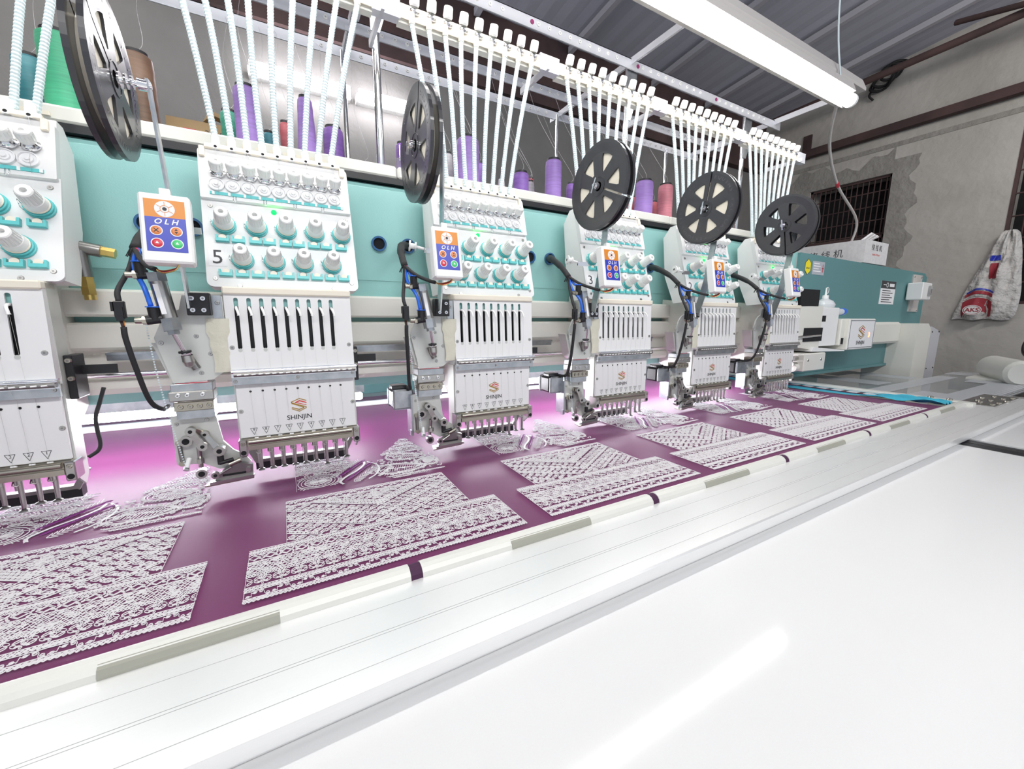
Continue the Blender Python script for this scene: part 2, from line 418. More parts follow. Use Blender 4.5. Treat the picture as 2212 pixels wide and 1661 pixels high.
# rear tube lamps on the back wall
for x0, x1, lb in ((-.10, .455, 'white glowing tube lamp on the back wall behind the violet spools, the longer one'), (.49, .86, 'short white glowing tube lamp on the back wall beside the chrome posts')):
    root = empty('wall_lamp', (x0, 2.1, 1.70), lb, 'lamp', 'tube lamps on the back wall')
    L = x1-x0
    b = MB().m('rearglow').cyl((0.01, 0, 0), (L-.01, 0, -.0), .038, n=14); b.build('tube', root)
    b = MB().m('white').box((0, .02, -.02), (L, .1, .02)); b.build('lamp_housing', root)
# main tube lamp
def tubelamp(x0, x1, lb):
    root = empty('tube_lamp', (x0, -.055, 1.085), lb, 'lamp', 'tube lamps over the machine')
    L = x1-x0
    b = MB().m('lampglow').cyl((.012, 0, 0), (L-.012, 0, 0), .021, n=20); b.build('tube', root)
    b = MB().m('white').cyl((0, 0, 0), (.012, 0, 0), .022, n=16); b.build('end_cap', root); b = MB().m('white').cyl((L-.012, 0, 0), (L, 0, 0), .022, n=16); b.build('end_cap', root)
    b = MB().m('housing').prism([(.026, -.012), (.05, .0), (.07, .035), (.055, .06), (.0, .06), (-.012, .029), (.012, .027)], 0, L, 'yz'); b.build('lamp_housing', root)
    return root
tubelamp(.50, 1.835, 'long bright tube lamp hanging above the machine toward the grey end wall')
tubelamp(-.86, .49, 'long bright tube lamp above the near heads, nearest the camera')
b = MB().m('housing'); 
b.prism([(-.012, 1.19), (.045, 1.19), (.045, 1.20), (.03, 1.235), (.003, 1.235), (-.012, 1.20)], -.9, 2.04, 'yz')
for x in (-.6, .2, 1.005, 1.82): b.box((x-.008, .0, 1.118), (x+.008, .02, 1.2))
tag(b.build('cable_tray'), 'dull grey metal trough running along above the bright tube lamp', 'trough')
b = MB().m('springtube')
b.tube(smoothpath([(1.76, .0, 2.62), (1.77, 0, 1.9), (1.79, 0, 1.4), (1.80, -.03, 1.14)]), .003, 6)
b.m('white').cyl((1.80, -.03, 1.10), (1.80, -.03, 1.16), .008, n=8)
tag(b.build('lamp_cord'), 'thin pale hanging cord with a white pull at the far end of the tube lamp', 'cord')
b = MB().m('housing'); b.tube(smoothpath([(1.86, 0, 1.13), (2.1, .12, 1.05), (2.4, .2, .95), (2.8, .26, .84), (2.85, .3, .70)]), .006, 6); b.m('red').cyl((2.38, .195, .957), (2.41, .203, .947), .008, n=8)
tag(b.build('power_cable'), 'grey twisted cable hanging from the tube lamp down to the carton', 'cable')

# ------------------------------------------------------------------ work table, sash frame, fabric
ZT = -.024
def table(x0, x1, label):
    root = empty('work_table', (x0, -1.9, ZT), label, 'table', 'white work tables'); L = x1-x0
    b = MB().m('table').box((0, 0, -.03), (L, 2.84, 0))
    if x0 > 1: b.box((L, 0, -.03), (L+.6, 1.36, 0))
    b.build('board', root)
    for x in (.1, L-.15):
        for y in (.1, 2.6):
            b = MB().m('cream').box((x, y, -.926), (x+.06, y+.06, -.03)); b.build('leg', root)
table(-1.5, 1.50, 'large glossy white work table filling the foreground')
table(1.60, 2.04, 'white work table beyond the dark channel')
b = MB().m('darkgap').box((1.502, -1.9, -.05), (1.598, 1.0, -.027)); b.m('darksteel').box((1.505, -1.9, -.0275), (1.511, 1.0, -.025)).box((1.56, -1.9, -.0275), (1.565, 1, -.026))
tag(b.build('table_channel'), 'dark channel between the two white work tables', 'channel')

def sash():
    root = empty('sash_frame', (0, -.5, -.018), 'wide brushed aluminium bar of the sash frame, lying along the white table', 'frame')
    X0, X1 = -1.5, 2.42
    y0, y1 = -.553+.5, -.432+.5
    b = MB().m('alu')
    prof = [(y0, .002), (y0, .0175), (y0+.002, .0195)]
    prof += [(y1, .0195), (y1, .002)]
    # keep order and sweep in x
    b.prism(prof, X0, X1, 'yz'); fb = b.build('front_bar', root)
    for g in (.020, .052, .0555, .090):     # fine score lines along the top
        b = MB().m('scoreline').box((X0, y0+g, .0194), (X1, y0+g+.0007, .01956)); b.build('score_line', fb)
    b = MB().m('alu').box((X0, y0+.006, -.0055), (X1, y1, .002)); b.build('slide_strip', root)
    b = MB().m('clipwhite').box((2.045, y1-.02, .012), (2.085, 1.3, .030), bev=.003); b.build('side_bar', root)
    b = MB().m('rackmetal').box((2.09, y1-.02, .014), (2.15, 1.3, .018)); b.build('side_rail', root)
    b = MB().m('darksteel').box((2.10, y1-.06, .0195), (2.42, y1+.03, .022)); b.build('corner_plate', root)
    for (u, v) in ((2.13, .02), (2.16, .055), (2.185, .015), (2.20, .07), (2.235, .045), (2.26, .01), (2.28, .075), (2.32, .03), (2.36, .06), (2.37, .015), (2.06, .11), (2.06, .16)):
        b = MB().m('nickel'); b.cyl((u, v, .020 if v < .1 else .030), (u, v, .026 if v < .1 else .036), .0085, .0075, 14); b.m('darksteel').cyl((u, v, .026 if v < .1 else .036), (u, v, .0262 if v < .1 else .0362), .004, n=6); b.build('bolt', root)
    b = MB().m('steel').cyl((2.33, y0+.01, .0195), (2.33, y0+.01, .045), .005, n=10); b.build('stop_pin', root)
    # back bar of the frame
    b = MB().m('white').cyl((X0, 1.07, .026), (2.04, 1.07, .026), .009, n=12).box((X0, 1.08, .018), (2.04, 1.10, .030)); b.build('back_bar', root)
    return root
sash()
# fabric clips
def clipbar(x0, x1, nm, mt, label, group, yc=-.4235, w_=.013, h0=-.001, h1=.014):
    b = MB().m(mt); n = 7
    prof = [(yc-w_*math.cos(math.pi*i/n), h0+.003+(h1-h0-.003)*math.sin(math.pi*i/n)) for i in range(n+1)]
    prof = [(yc-w_, h0)]+prof+[(yc+w_, h0)]
    b.prism([(a, c) for a, c in prof], x0, x1, 'yz'); o = b.build(nm); return tag(o, label, 'clip', group)
ordn = ['first', 'second', 'third', 'fourth', 'fifth', 'sixth', 'seventh', 'eighth', 'ninth', 'tenth', 'eleventh', 'twelfth', 'thirteenth', 'fourteenth', 'fifteenth', 'sixteenth']
segs = []
for k in range(-2, 5):
    c = k*.4+.0795
    segs.append((c+.007, c+.393))
segs = [(max(a, -1.4), min(b_, 2.05)) for a, b_ in segs]
for i, (a, b_) in enumerate(segs):
    o = clipbar(a, b_, 'fabric_clip', 'clipwhite', 'white half-round clip on the purple cloth edge, %s from the camera side' % ordn[i], 'white fabric clips')
    c = (a+b_)/2-.005
    o2 = MB().m('clipgrey').prism([(-.4369, -.001), (-.4369, .0045), (-.4345, .0095), (-.430, .0122), (-.427, .0105), (-.431, .003), (-.431, -.001)], c-.068, c+.066, 'yz').build('clip_insert', o)
for k in range(-1, 5):
    c = k*.4+.0795
    b = MB().m('fabricdark'); n = 7; yc = -.4235
    prof = [(yc-.012*math.cos(math.pi*i/n), .002+.011*math.sin(math.pi*i/n)) for i in range(n+1)]
    prof = [(yc-.0125, -.001)]+prof+[(yc+.0125, -.001)]
    b.prism(prof, c-.0068, c+.0068, 'yz'); tag(b.build('cloth_loop'), 'dark purple cloth loop between two white clips, %s from the camera side' % ordn[k+1], 'cloth', 'purple loops between the clips')

FAB = empty('purple_fabric', (0, 0, -.001), 'purple fabric stretched flat in the frame, covered with white lace embroidery', 'fabric')
def cloth():
    b = MB().m('fabric'); nx, ny = 150, 44; vs = []; fs = []
    x0, x1, y0, y1 = -1.5, 1.90, -.4135, .74
    for j in range(ny+1):
        y = y0+(y1-y0)*j/ny
        for i in range(nx+1):
            xr = x1+.075*max(0, -(y-.0)/.42)
            x = x0+(xr-x0)*i/nx
            z = .0010*math.sin(x*6+y*3)*math.sin(y*9)+.0004*math.sin(x*23+y*17)
            if j == 0: z = 0
            vs.append((x, y, z))
    for j in range(ny):
        for i in range(nx): a = j*(nx+1)+i; fs.append((a, a+1, a+nx+2, a+nx+1))
    b.add(vs, fs, True)
    n0 = len(b.v)
    o = b.build('cloth', FAB)
    return o
cloth()
# --- lace embroidery: threads as thin raised ribbons
class Lace:
    def __init__(s, seed): s.v = []; s.f = []; s.r = random.Random(seed); s.clip = None
    def inside(s, p):
        if s.clip is None: return True
        x, y = p; c = False; poly = s.clip; j = len(poly)-1
        for i in range(len(poly)):
            xi, yi = poly[i]; xj, yj = poly[j]
            if (yi > y) != (yj > y) and x < (xj-xi)*(y-yi)/(yj-yi)+xi: c = not c
            j = i
        return c
    def line(s, pts, w_=.0006):
        run = []
        for p in pts+[None]:
            if p is not None and s.inside(p): run.append(p); continue
            if len(run) > 1: s._rib(run, w_)
            run = []
    def _rib(s, pts, w_):
        n0 = len(s.v); L = len(pts); h = .0026+s.r.random()*.0006
        for i, (x, y) in enumerate(pts):
            a = pts[max(i-1, 0)]; b = pts[min(i+1, L-1)]; dx, dy = b[0]-a[0], b[1]-a[1]; d = math.hypot(dx, dy) or 1
            nx, ny = -dy/d*w_/2, dx/d*w_/2
            s.v += [(x+nx, y+ny, h-.0009), (x, y, h), (x-nx, y-ny, h-.0009)]
        for i in range(L-1):
            a = n0+3*i; s.f += [(a, a+3, a+4, a+1), (a+1, a+4, a+5, a+2)]
    def jit(s, a): return s.r.uniform(-a, a)
    def chain(s, x0, x1, y, amp, per, ph=0, w_=.0006, ang=0.0, o=(0, 0)):
        n = max(4, int((x1-x0)/per*8)); ca, sa = math.cos(ang), math.sin(ang)
        for q in (0, math.pi):
            pts = []
            for i in range(n+1):
                t = (x1-x0)*i/n; yy = y+amp*math.sin(2*math.pi*t/per+q+ph)+s.jit(.0002)
                X = x0+t; pts.append((o[0]+(X-o[0])*ca-(yy-o[1])*sa, o[1]+(X-o[0])*sa+(yy-o[1])*ca) if ang else (X, yy))
            s.line(pts, w_)
    def loop(s, cx, cy, rx, ry, ang=0, n=9, w_=.0006, turn=1.0):
        ca, sa = math.cos(ang), math.sin(ang); pts = []
        for i in range(n+1):
            t = 2*math.pi*turn*i/n; a, b = rx*math.cos(t), ry*math.sin(t); pts.append((cx+a*ca-b*sa, cy+a*sa+b*ca))
        s.line(pts, w_)
    def srow(s, x0, x1, y, h, per):
        x = x0; k = 0
        while x < x1:
            sg = 1 if k % 2 else -1; pts = []
            for i in range(13):
                t = i/12; pts.append((x+per*.9*t+per*.18*math.sin(2*math.pi*t), y+sg*h*.48*math.cos(math.pi*t)*(1 if abs(t-.5) > .02 else 1)+h*.22*math.sin(4*math.pi*t)))
            s.line(pts); s.loop(x+per*.2, y+sg*h*.3, h*.2, h*.2, n=7); s.loop(x+per*.72, y-sg*h*.3, h*.2, h*.2, n=7)
            x += per; k += 1
    def flower(s, cx, cy, r, n=6, ph=0):
        for i in range(n):
            a = ph+2*math.pi*i/n; s.loop(cx+r*.58*math.cos(a), cy+r*.58*math.sin(a), r*.42, r*.2, a, 7)
    def hatch(s, x0, x1, y0, y1, step, slant, w_=.00085):
        x = x0
        while x < x1: s.line([(x+s.jit(.0004), y0), (x+slant*.5, (y0+y1)/2), (x+slant, y1)], w_); x += step
    def leaves(s, x0, x1, y0, y1, n, sz):
        for _ in range(n):
            x = s.r.uniform(x0, x1); y = s.r.uniform(y0, y1); a = s.jit(1.2)+(0 if s.r.random() < .6 else 1.5)
            s.loop(x, y, sz*s.r.uniform(.6, 1.2), sz*s.r.uniform(.2, .42), a, 7)
    def build(s, name, parent, mt='stitch'):
        me = bpy.data.meshes.new(name); me.from_pydata(s.v, [], s.f); me.materials.append(M[mt]); me.update()
        me.polygons.foreach_set('use_smooth', [True]*len(s.f))
        o = bpy.data.objects.new(name, me); COL.objects.link(o); o.parent = parent; return o
def wide_panel(seed):
    L = Lace(seed)
    xa, xb, xc, xd = -.0955, .2605, -.0535, .2155
    # ---- lower, wide part
    L.clip = [(xa, -.3875), (xb, -.3875), (xb, -.274), (xa, -.274)]
    L.chain(xa, xb, -.3835, .0028, .0085, w_=.0009); L.chain(xa, xb, -.3835, .0016, .0045); L.line([(xa+i*.004, -.3798+L.jit(.0003)) for i in range(90)])
    L.srow(xa+.002, xb, -.3735, .0082, .0125)
    for y in (-.367, -.3585): L.line([(xa+i*.004, y+L.jit(.0003)) for i in range(90)])
    L.chain(xa, xb, -.3628, .0028, .0075, w_=.00085); L.chain(xa, xb, -.3628, .0014, .0041)
    x = xa+.008
    while x < xb:
        L.flower(x, -.347, .0088, 4, math.pi/4+L.jit(.1)); L.flower(x+.0095, -.3515, .005, 4); L.flower(x+.0095, -.3415, .005, 4, .7); L.loop(x+.0095, -.347, .0022, .003, 0, 7); x += .019
    L.chain(xa, xb, -.3355, .0022, .0062, w_=.00085)
    L.leaves(xa, xb, -.333, -.304, 150, .0050)
    for y, a, p in ((-.331, .002, .008), (-.3255, .0026, .0105), (-.3195, .003, .009), (-.3135, .0026, .0115), (-.3075, .0024, .0085)): L.chain(xa, xb, y, a, p, L.jit(3))
    L.line([(xa+i*.004, -.3045+L.jit(.0004)) for i in range(90)])
    x = xa+.006
    while x < xb:       # diamonds with open centres
        for q in (1, .72): L.line([(x-.0075*q, -.2945), (x, -.2945+.0068*q), (x+.0075*q, -.2945), (x, -.2945-.0068*q), (x-.0075*q, -.2945)])
        L.flower(x+.009, -.290, .0042, 3, L.jit(1)); L.flower(x+.009, -.299, .0042, 3, L.jit(1)); x += .018
    L.chain(xa, xb, -.2852, .0022, .0065); L.chain(xa, xb, -.2795, .0028, .0078, w_=.00085); L.chain(xa, xb, -.2795, .0013, .004); L.line([(xa+i*.004, -.2752+L.jit(.0003)) for i in range(90)])
    L.line([(xa+.0006, -.387+i*.004) for i in range(28)]); L.line([(xb-.0006, -.387+i*.004) for i in range(28)])
    # ---- upper, narrow part
    L.clip = [(xc, -.276), (xd, -.276), (xd, -.134), (xc, -.134)]
    L.line([(xc+i*.004, -.1355+L.jit(.0003)) for i in range(70)])
    L.chain(xc, xd, -.140, .0028, .0078, w_=.00085); L.srow(xc, xd, -.1485, .0075, .0115); L.line([(xc+i*.004, -.154+L.jit(.0003)) for i in range(70)])
    L.chain(xc, xd, -.1575, .002, .006)
    cx, cy = (xc+xd)/2, -.163
    # nested chevrons pointing down
    for d, st in ((.0, 'f'), (.014, 'd'), (.028, 'd'), (.045, 'c'), (.052, 'c'), (.060, 'c'), (.076, 'd'), (.092, 'd'), (.104, 'c'), (.118, 'd'), (.132, 'd'), (.146, 'c'), (.16, 'd'), (.176, 'd'), (.19, 'c'), (.204, 'd')):
        for sg in (1, -1):
            n = 26
            for i in range(n):
                t = i*.0105; x = cx+sg*t; y = cy-d*.86+t*.62
                if y > -.161 or y < -.274 or not (xc < x < xd): continue
                if st == 'c':
                    L.loop(x, y, .0052, .0026, sg*.55, 7, .0008); L.loop(x+sg*.0052, y+.0032, .0052, .0026, sg*.55, 7, .0008)
                    L.line([(x-sg*.006, y-.0072), (x+sg*.006, y+.0002)]); L.line([(x-sg*.006, y-.0002), (x+sg*.006, y+.0072)])
                else:
                    q = .0062; L.line([(x-q, y), (x, y+q*.8), (x+q, y), (x, y-q*.8), (x-q, y)]); L.flower(x+sg*.005, y-.0045, .0036, 3, L.jit(1)); L.loop(x, y, .0035, .002, L.jit(1), 6)
    L.flower(cx, -.178, .012, 8); L.flower(cx, -.178, .0065, 6, .3)
    L.leaves(xc, xd, -.27, -.16, 120, .0040)
    L.line([(xc+.0006, -.276+i*.004) for i in range(36)]); L.line([(xd-.0006, -.276+i*.004) for i in range(36)])
    return L
def neck_panel(seed):
    L = Lace(seed)
    # ---- right piece, with two leaf shapes and a fan
    L.clip = [(.083, -.062), (.105, -.098), (.130, -.122), (.232, -.112), (.236, -.05), (.222, .06), (.212, .128), (.196, .128), (.165, .075), (.13, .03), (.105, -.02)]
    def leaf(cx, cy, a, b, ang, teeth=True):
        ca, sa = math.cos(ang), math.sin(ang)
        def tr(x, y): return (cx+x*ca-y*sa, cy+x*sa+y*ca)
        for q in (1, .9, .72):
            L.line([tr(a*q*math.cos(t), b*q*math.sin(t)*(1-.35*math.cos(t))) for t in [2*math.pi*i/30 for i in range(31)]], .0011 if q > .85 else .0008)
        if teeth:
            for i in range(52):
                t = 2*math.pi*i/52; x1, y1 = a*math.cos(t), b*math.sin(t)*(1-.35*math.cos(t)); L.line([tr(x1, y1), tr(x1*1.12, y1*1.2)], .0011)
        for i in range(13):
            x = -a*.6+a*1.2*i/12; h = b*.62*math.sqrt(max(0, 1-(x/(a*.72))**2)); L.line([tr(x, -h), tr(x+.002, 0), tr(x+.006, h)], .0009)
        L.line([tr(-a*.7, 0), tr(0, b*.06), tr(a*.7, 0)], .0009)
    leaf(.152, -.072, .046, .027, -.15); leaf(.178, -.008, .040, .022, -.35); leaf(.213, -.055, .026, .020, .9)
    for j in range(7):
        y = .022+.0155*j; L.hatch(.10, .24, y, y+.010, .0042, .006*(1 if j % 2 else -1), .001); L.line([(.10+i*.006, y+.012+.003*math.sin(i*.9)) for i in range(24)], .0009)
    for y in (-.117, -.109): L.chain(.09, .24, y, .0024, .0068, w_=.00085)
    L.chain(.083, .16, -.1, .003, .008, ang=.9, o=(.1, -.1)); 
    L.leaves(.09, .235, -.11, .02, 150, .004); L.leaves(.12, .235, .02, .12, 130, .004)
    L.line([(.235, -.112+i*.004) for i in range(56)])
    # ---- left piece
    L.clip = [(-.037, -.100), (.035, -.100), (.052, -.075), (.062, -.045), (.07, .02), (.07, .06), (-.037, .095)]
    for q in (1, .84, .66, .4): L.line([(.0+.034*q*math.cos(t), -.068+.034*q*math.sin(t)) for t in [2*math.pi*i/30 for i in range(31)]], .0011)
    for i in range(44):
        t = 2*math.pi*i/44; L.line([(.034*math.cos(t), -.068+.034*math.sin(t)), (.041*math.cos(t), -.068+.041*math.sin(t))], .0011); 
        if i % 2: L.line([(0, -.068), (.024*math.cos(t), -.068+.024*math.sin(t))])
    for j in range(8):
        y = -.022+.014*j; L.hatch(-.04, .075-j*.004, y, y+.009, .0045, .006*(1 if j % 2 else -1), .001); L.line([(-.04+i*.006, y+.011+.0025*math.sin(i)) for i in range(20)], .001)
    L.leaves(-.037, .06, -.03, .085, 170, .004)
    L.line([(-.0365, -.1+i*.004) for i in range(50)])
    # ---- bold curved stems between the pieces
    L.clip = None
    for w_, pts in ((.0045, [(.040, -.104), (.036, -.088), (.050, -.066), (.072, -.044), (.088, -.020), (.092, -.002)]), (.0035, [(.098, -.002), (.112, -.026), (.112, -.055), (.100, -.082), (.084, -.098)])):
        pp = smoothpath([(a, b, 0) for a, b in pts], 8); pp = [(p.x, p.y) for p in pp]; L.line(pp, w_)
    for i in range(15):
        t = i/14; x = .058+.05*t; y = -.100+.062*t; L.line([(x, y), (x+.012, y-.001)], .0009); L.line([(x, y), (x+.002, y+.012)], .0009)
    for i in range(14):
        t = i/13; x = .032+.05*t; y = -.06+.07*t; L.line([(x, y), (x-.014, y+.003)], .0009); L.line([(x, y), (x+.0, y+.014)], .0009)
    return L
def neck_purple():
    L = Lace(9)
    for i in range(22):
        t = i/21; x = .050+.055*t; y = -.088+.07*t
        L.loop(x, y+.006, .006, .0022, .9+.3*math.sin(i), 8, .0009); L.loop(x-.014, y+.026, .006, .0022, .7+.3*math.sin(i*2), 8, .0009)
    return L
wp = wide_panel(3).build('hem_embroidery', FAB); npn = neck_panel(5).build('neckline_embroidery', FAB); npp = neck_purple().build('purple_stitching', FAB, 'stitchpurple')
npp['label'] = 'dark purple stitching inside the white neckline pattern'
for k in range(-2, 4):
    for src in (wp, npn, npp):
        if k == 0: continue
        c = src.copy(); COL.objects.link(c); c.location.x = k*.4
for src in (wp, npn):
    c = src.copy(); COL.objects.link(c); c.location.x = 1.6

# cyan cloth edge and the stripe beside it
def fringe():
    random.seed(8)
    b = MB().m('tealcloth'); vs = []; fs = []; ny, nx = 60, 8
    for j in range(ny+1):
        y = -.405+1.05*j/ny
        for i in range(nx+1):
            xe = 1.90+.075*max(0, -y/.42); x = xe-.010+(2.048-xe)*i/nx; heap = .016*math.exp(-((y+.33)/.12)**2)
            z = .003+heap*(.5+.5*math.sin(i*1.9+j*.7))+.004*heap*30*random.random()*.4
            vs.append((x, y, z))
    for j in range(ny):
        for i in range(nx): a = j*(nx+1)+i; fs.append((a, a+1, a+nx+2, a+nx+1))
    b.add(vs, fs, True); o = tag(b.build('cyan_cloth'), 'crumpled cyan cloth strip along the far edge of the purple fabric', 'cloth')
    b = MB().m('stitch'); 
    for j in range(40):
        y = -.22+.018*j; b.m('rust' if (j*7) % 3 == 0 else 'stitch').box((1.965+.015*max(0, -y/.2), y, .0045), (2.0+.015*max(0, -y/.2), y+.0185, .0062))
    b.m('fabricdark').box((1.957, -.18, .004), (1.964, .5, .0065))
    b.build('stitched_stripe', o)
fringe()
# clear acrylic extension sheet with frosted patches
def sheet():
    root = empty('clear_sheet', (2.16, -.45, -.012), 'clear acrylic sheet with frosted shapes beside the frame, in front of the cream machine leg', 'sheet')
    b = MB().m('acrylic').prism([(0, 0), (1.35, 0), (1.35, .36), (.76, .36), (.76, .88), (0, .88)], 0, .004, 'xy'); b.build('pane', root)
    b = MB().m('frost')
    P_ = [((.05, .28), (.95, .355)), ((.25, .38), (.40, .86)), ((.62, .38), (.74, .62)), ((.05, .02), (.90, .14)), ((.05, .14), (.22, .22)), ((.78, .14), (.92, .22)), ((.98, .05), (1.25, .14)), ((1.1, .14), (1.25, .37)), ((.45, .62), (.75, .70)), ((.02, .72), (.2, .80))]
    for (a, c), (d, e) in P_: b.box((a, c, .0042), (d, e, .0046))
    b.build('frosted_shape', root)
    for i in range(9):
        b = MB().m('rackmetal').box((.0, .0+.012*i+.0, .0048), (.9, .0025+.012*i, .0054)); 
        if i < 5: b.build('scratch_line', root)
    b = MB().m('steel').box((1.25, .0, -.1), (1.3, .38, 0)); b.build('support', root)
sheet()
b = MB().m('clipwhite'); b.lathe((3.02, -.40, .045), (1, .5, 0), [(0, 0), (0, .05), (.02, .062), (.35, .062), (.35, 0)], 20); b.box((3.1, -.45, -.012), (3.3, -.2, .0)); o = b.build('white_roller')
tag(o, 'rounded cream roller cover at the far end of the clear sheet', 'roller')
b = MB().m('blackgloss'); b.lathe((3.45, -.36, .155), (.3, 1, 0), [(0, .02), (0, .055), (.008, .062), (.02, .062), (.03, .055), (.03, 0)], 28); b.m('steel').cyl((3.45, -.37, .155), (3.45, -.36, .155), .012)
b.m('black').box((3.44, -.35, -.02), (3.47, -.33, .12)); tag(b.build('hand_wheel'), 'small black hand wheel above the cream roller', 'wheel')

# ------------------------------------------------------------------ machine body
def beam():
    root = empty('machine_beam', (0, .115, 0), 'long teal machine beam with cream rails and round blue-rimmed holes behind the heads', 'machine')
    X0, X1 = -1.6, 1.93
    b = MB().m('teal'); prof = [(.0, .147), (.0, .583), (.004, .591), (.012, .596), (.40, .596), (.40, .147)]
    b.prism(prof, X0, X1, 'yz'); b.build('beam_body', root)
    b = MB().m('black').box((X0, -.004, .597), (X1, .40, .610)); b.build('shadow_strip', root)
    b = MB().m('teal').box((X0, -.0015, .385), (X1, 0, .392)); b.build('ridge', root)
    # cream rails
    b = MB().m('cream').prism([(-.035, .306), (-.035, .344), (-.028, .348), (0, .350), (0, .302), (-.03, .302)], X0, X1, 'yz'); b.build('upper_rail', root)
    b = MB().m('cream').prism([(-.035, .250), (-.035, .288), (-.028, .292), (0, .293), (0, .232), (-.030, .245)], X0, X1, 'yz'); b.build('middle_rail', root)
    b = MB().m('cream').prism([(-.012, .245), (-.012, .195), (-.030, .192), (-.034, .178), (-.028, .168), (-.0, .166), (.0, .245)], X0, X1, 'yz'); b.build('lower_rail', root)
    b = MB().m('chrome').cyl((X0, -.040, .2035), (X1+.03, -.040, .2035), .0048, n=14); b.build('slide_rod', root)
    for k in range(-2, 5):
        x = k*.4
        b = MB().m('zinc').box((x+.10, -.046, .228), (x+.215, -.036, .242)).box((x+.10, -.050, .238), (x+.215, -.046, .242)); b.build('slide_bar', root)
        for hx in (.1676, .2333):
            b = MB().m('bluerim').ring((x+hx, -.001, .466), (0, -1, 0), .0165, .0125, .006, 24); b.m('dark').cyl((x+hx, -.0015, .466), (x+hx, -.001, .466), .0128, n=20)
            b.build('cable_hole', root)
    # support under the beam (lower teal box seen past the last head)
    b = MB().m('tealplate').box((X0, .95, -.95), (X1+.1, 1.05, .147)).box((X0, .40, .147), (X1+.1, 1.05, .30)); b.build('lower_body', root)
    b = MB().m('tealplate').box((2.2, .45, -.95), (3.3, .55, .02)); b.build('end_body', root)
    return root
beam()
def shelf():
    root = empty('thread_shelf', (0, .11, .61), 'long cream thread shelf on top of the teal beam, carrying the thread spools', 'shelf')
    xs = [-1.6, -.6, .215, 1.115, 1.66]
    for a, c in zip(xs[:-1], xs[1:]):
        b = MB().m('cream').box((a+.001, 0, 0), (c-.001, .012, .026), bev=.004).box((a+.001, .012, 0), (c-.001, .42, .006)); b.build('shelf_panel', root)
    for k in range(-2, 5):
        for i in range(8):
            b = MB().m('ivory').box((k*.4-.100+i*.0228, -.004, .006), (k*.4-.090+i*.0228, .0, .012)); 
            if -1 <= k <= 1: b.build('slot_cap', root)
shelf()
# end plate and housing beyond the last head
def endplate():
    root = empty('end_plate', (1.93, .10, -.4), 'tall teal steel end plate with stickers and a white switch box, past the last head', 'plate')
    def P_(x, z): return (x-1.93, z+.4)
    b = MB().m('tealplate'); b.prism([P_(1.93, .04), P_(3.38, .04), P_(3.40, .2), P_(3.40, .55), P_(3.36, .572), P_(1.93, .5834)], 0, .012, 'xz'); b.build('plate', root)
    b = MB().m('tealplate').box((0, .012, .44), (1.45, .2, .47)).box((0, -.012, .44), (1.45, 0, .452)); b.build('base_box', root)
    b = MB().m('dark').box((1.245, -.002, .26), (1.262, 0, .66)); b.build('edge_gap', root)
    def at(x, z): return Vector((x-1.93, 0, z+.4))
    b = MB().m('yellow'); c = at(2.0, .528); hexa = [(c.x+.032*math.cos(R(60*i+30))*.8, c.z+.032*math.sin(R(60*i+30))) for i in range(6)]
    b.prism(hexa, -.0012, 0, 'xz'); b.m('print'); b.prism([(c.x+(p[0]-c.x)*1.1, c.z+(p[1]-c.z)*1.1) for p in hexa], -.0008, 0, 'xz'); b.cyl((c.x-.008, -.0016, c.z-.006), (c.x-.008, -.001, c.z-.006), .004).cyl((c.x+.008, -.0016, c.z-.006), (c.x+.008, -.001, c.z-.006), .004); b.build('warning_sticker', root)
    b = MB().m('silverlabel').box((at(2.04, 0).x, -.001, .4+.498), (at(2.145, 0).x, 0, .4+.556)); b.m('paper')
    for i, wd in enumerate((.05, .06, .045, .065)): b.box((.118, -.0013, .944-.011*i), (.118+wd, -.001, .948-.011*i))
    b.m('red').box((.198, -.0013, .91), (.203, -.001, .945)).box((.192, -.0013, .925), (.21, -.001, .929)); b.build('silver_label', root)
    b = MB().m('paper').box((.842, -.001, .782), (1.03, 0, .905)); b.m('print').box((.842, -.0012, .865), (1.03, -.0008, .905))
    b.m('paper').ring((.92, -.0012, .884), (0, -1, 0), .013, .010, .0006, 16)
    b.box((.87, -.0016, .883), (.905, -.001, .886)).box((.95, -.0016, .876), (1.01, -.001, .892))
    b.m('print')
    for i in range(6): b.box((.865, -.0014, .852-.012*i), (.97+.03*((i*3) % 2), -.001, .856-.012*i))
    b.build('notice', root)
    b = MB().m('housing').box((1.245, -.006, .745), (1.38, 0, .957)); 
    for sx in (1.26, 1.365):
        for sz in (.755, .945): screw(b, (sx, -.006, sz), (0, -1, 0), .006)
    bp = b.build('switch_mount', root)
    b = MB().m('white').box((1.17, -.075, .81), (1.30, -.006, .905), bev=.004); bb = b.build('switch_box', root); bb['label'] = 'white switch box'
    b = MB().m('clear').box((1.245, -.083, .83), (1.285, -.075, .89), bev=.003); b.m('buttonglow').box((1.255, -.086, .84), (1.27, -.083, .87)); b.build('switch', bb)
endplate()
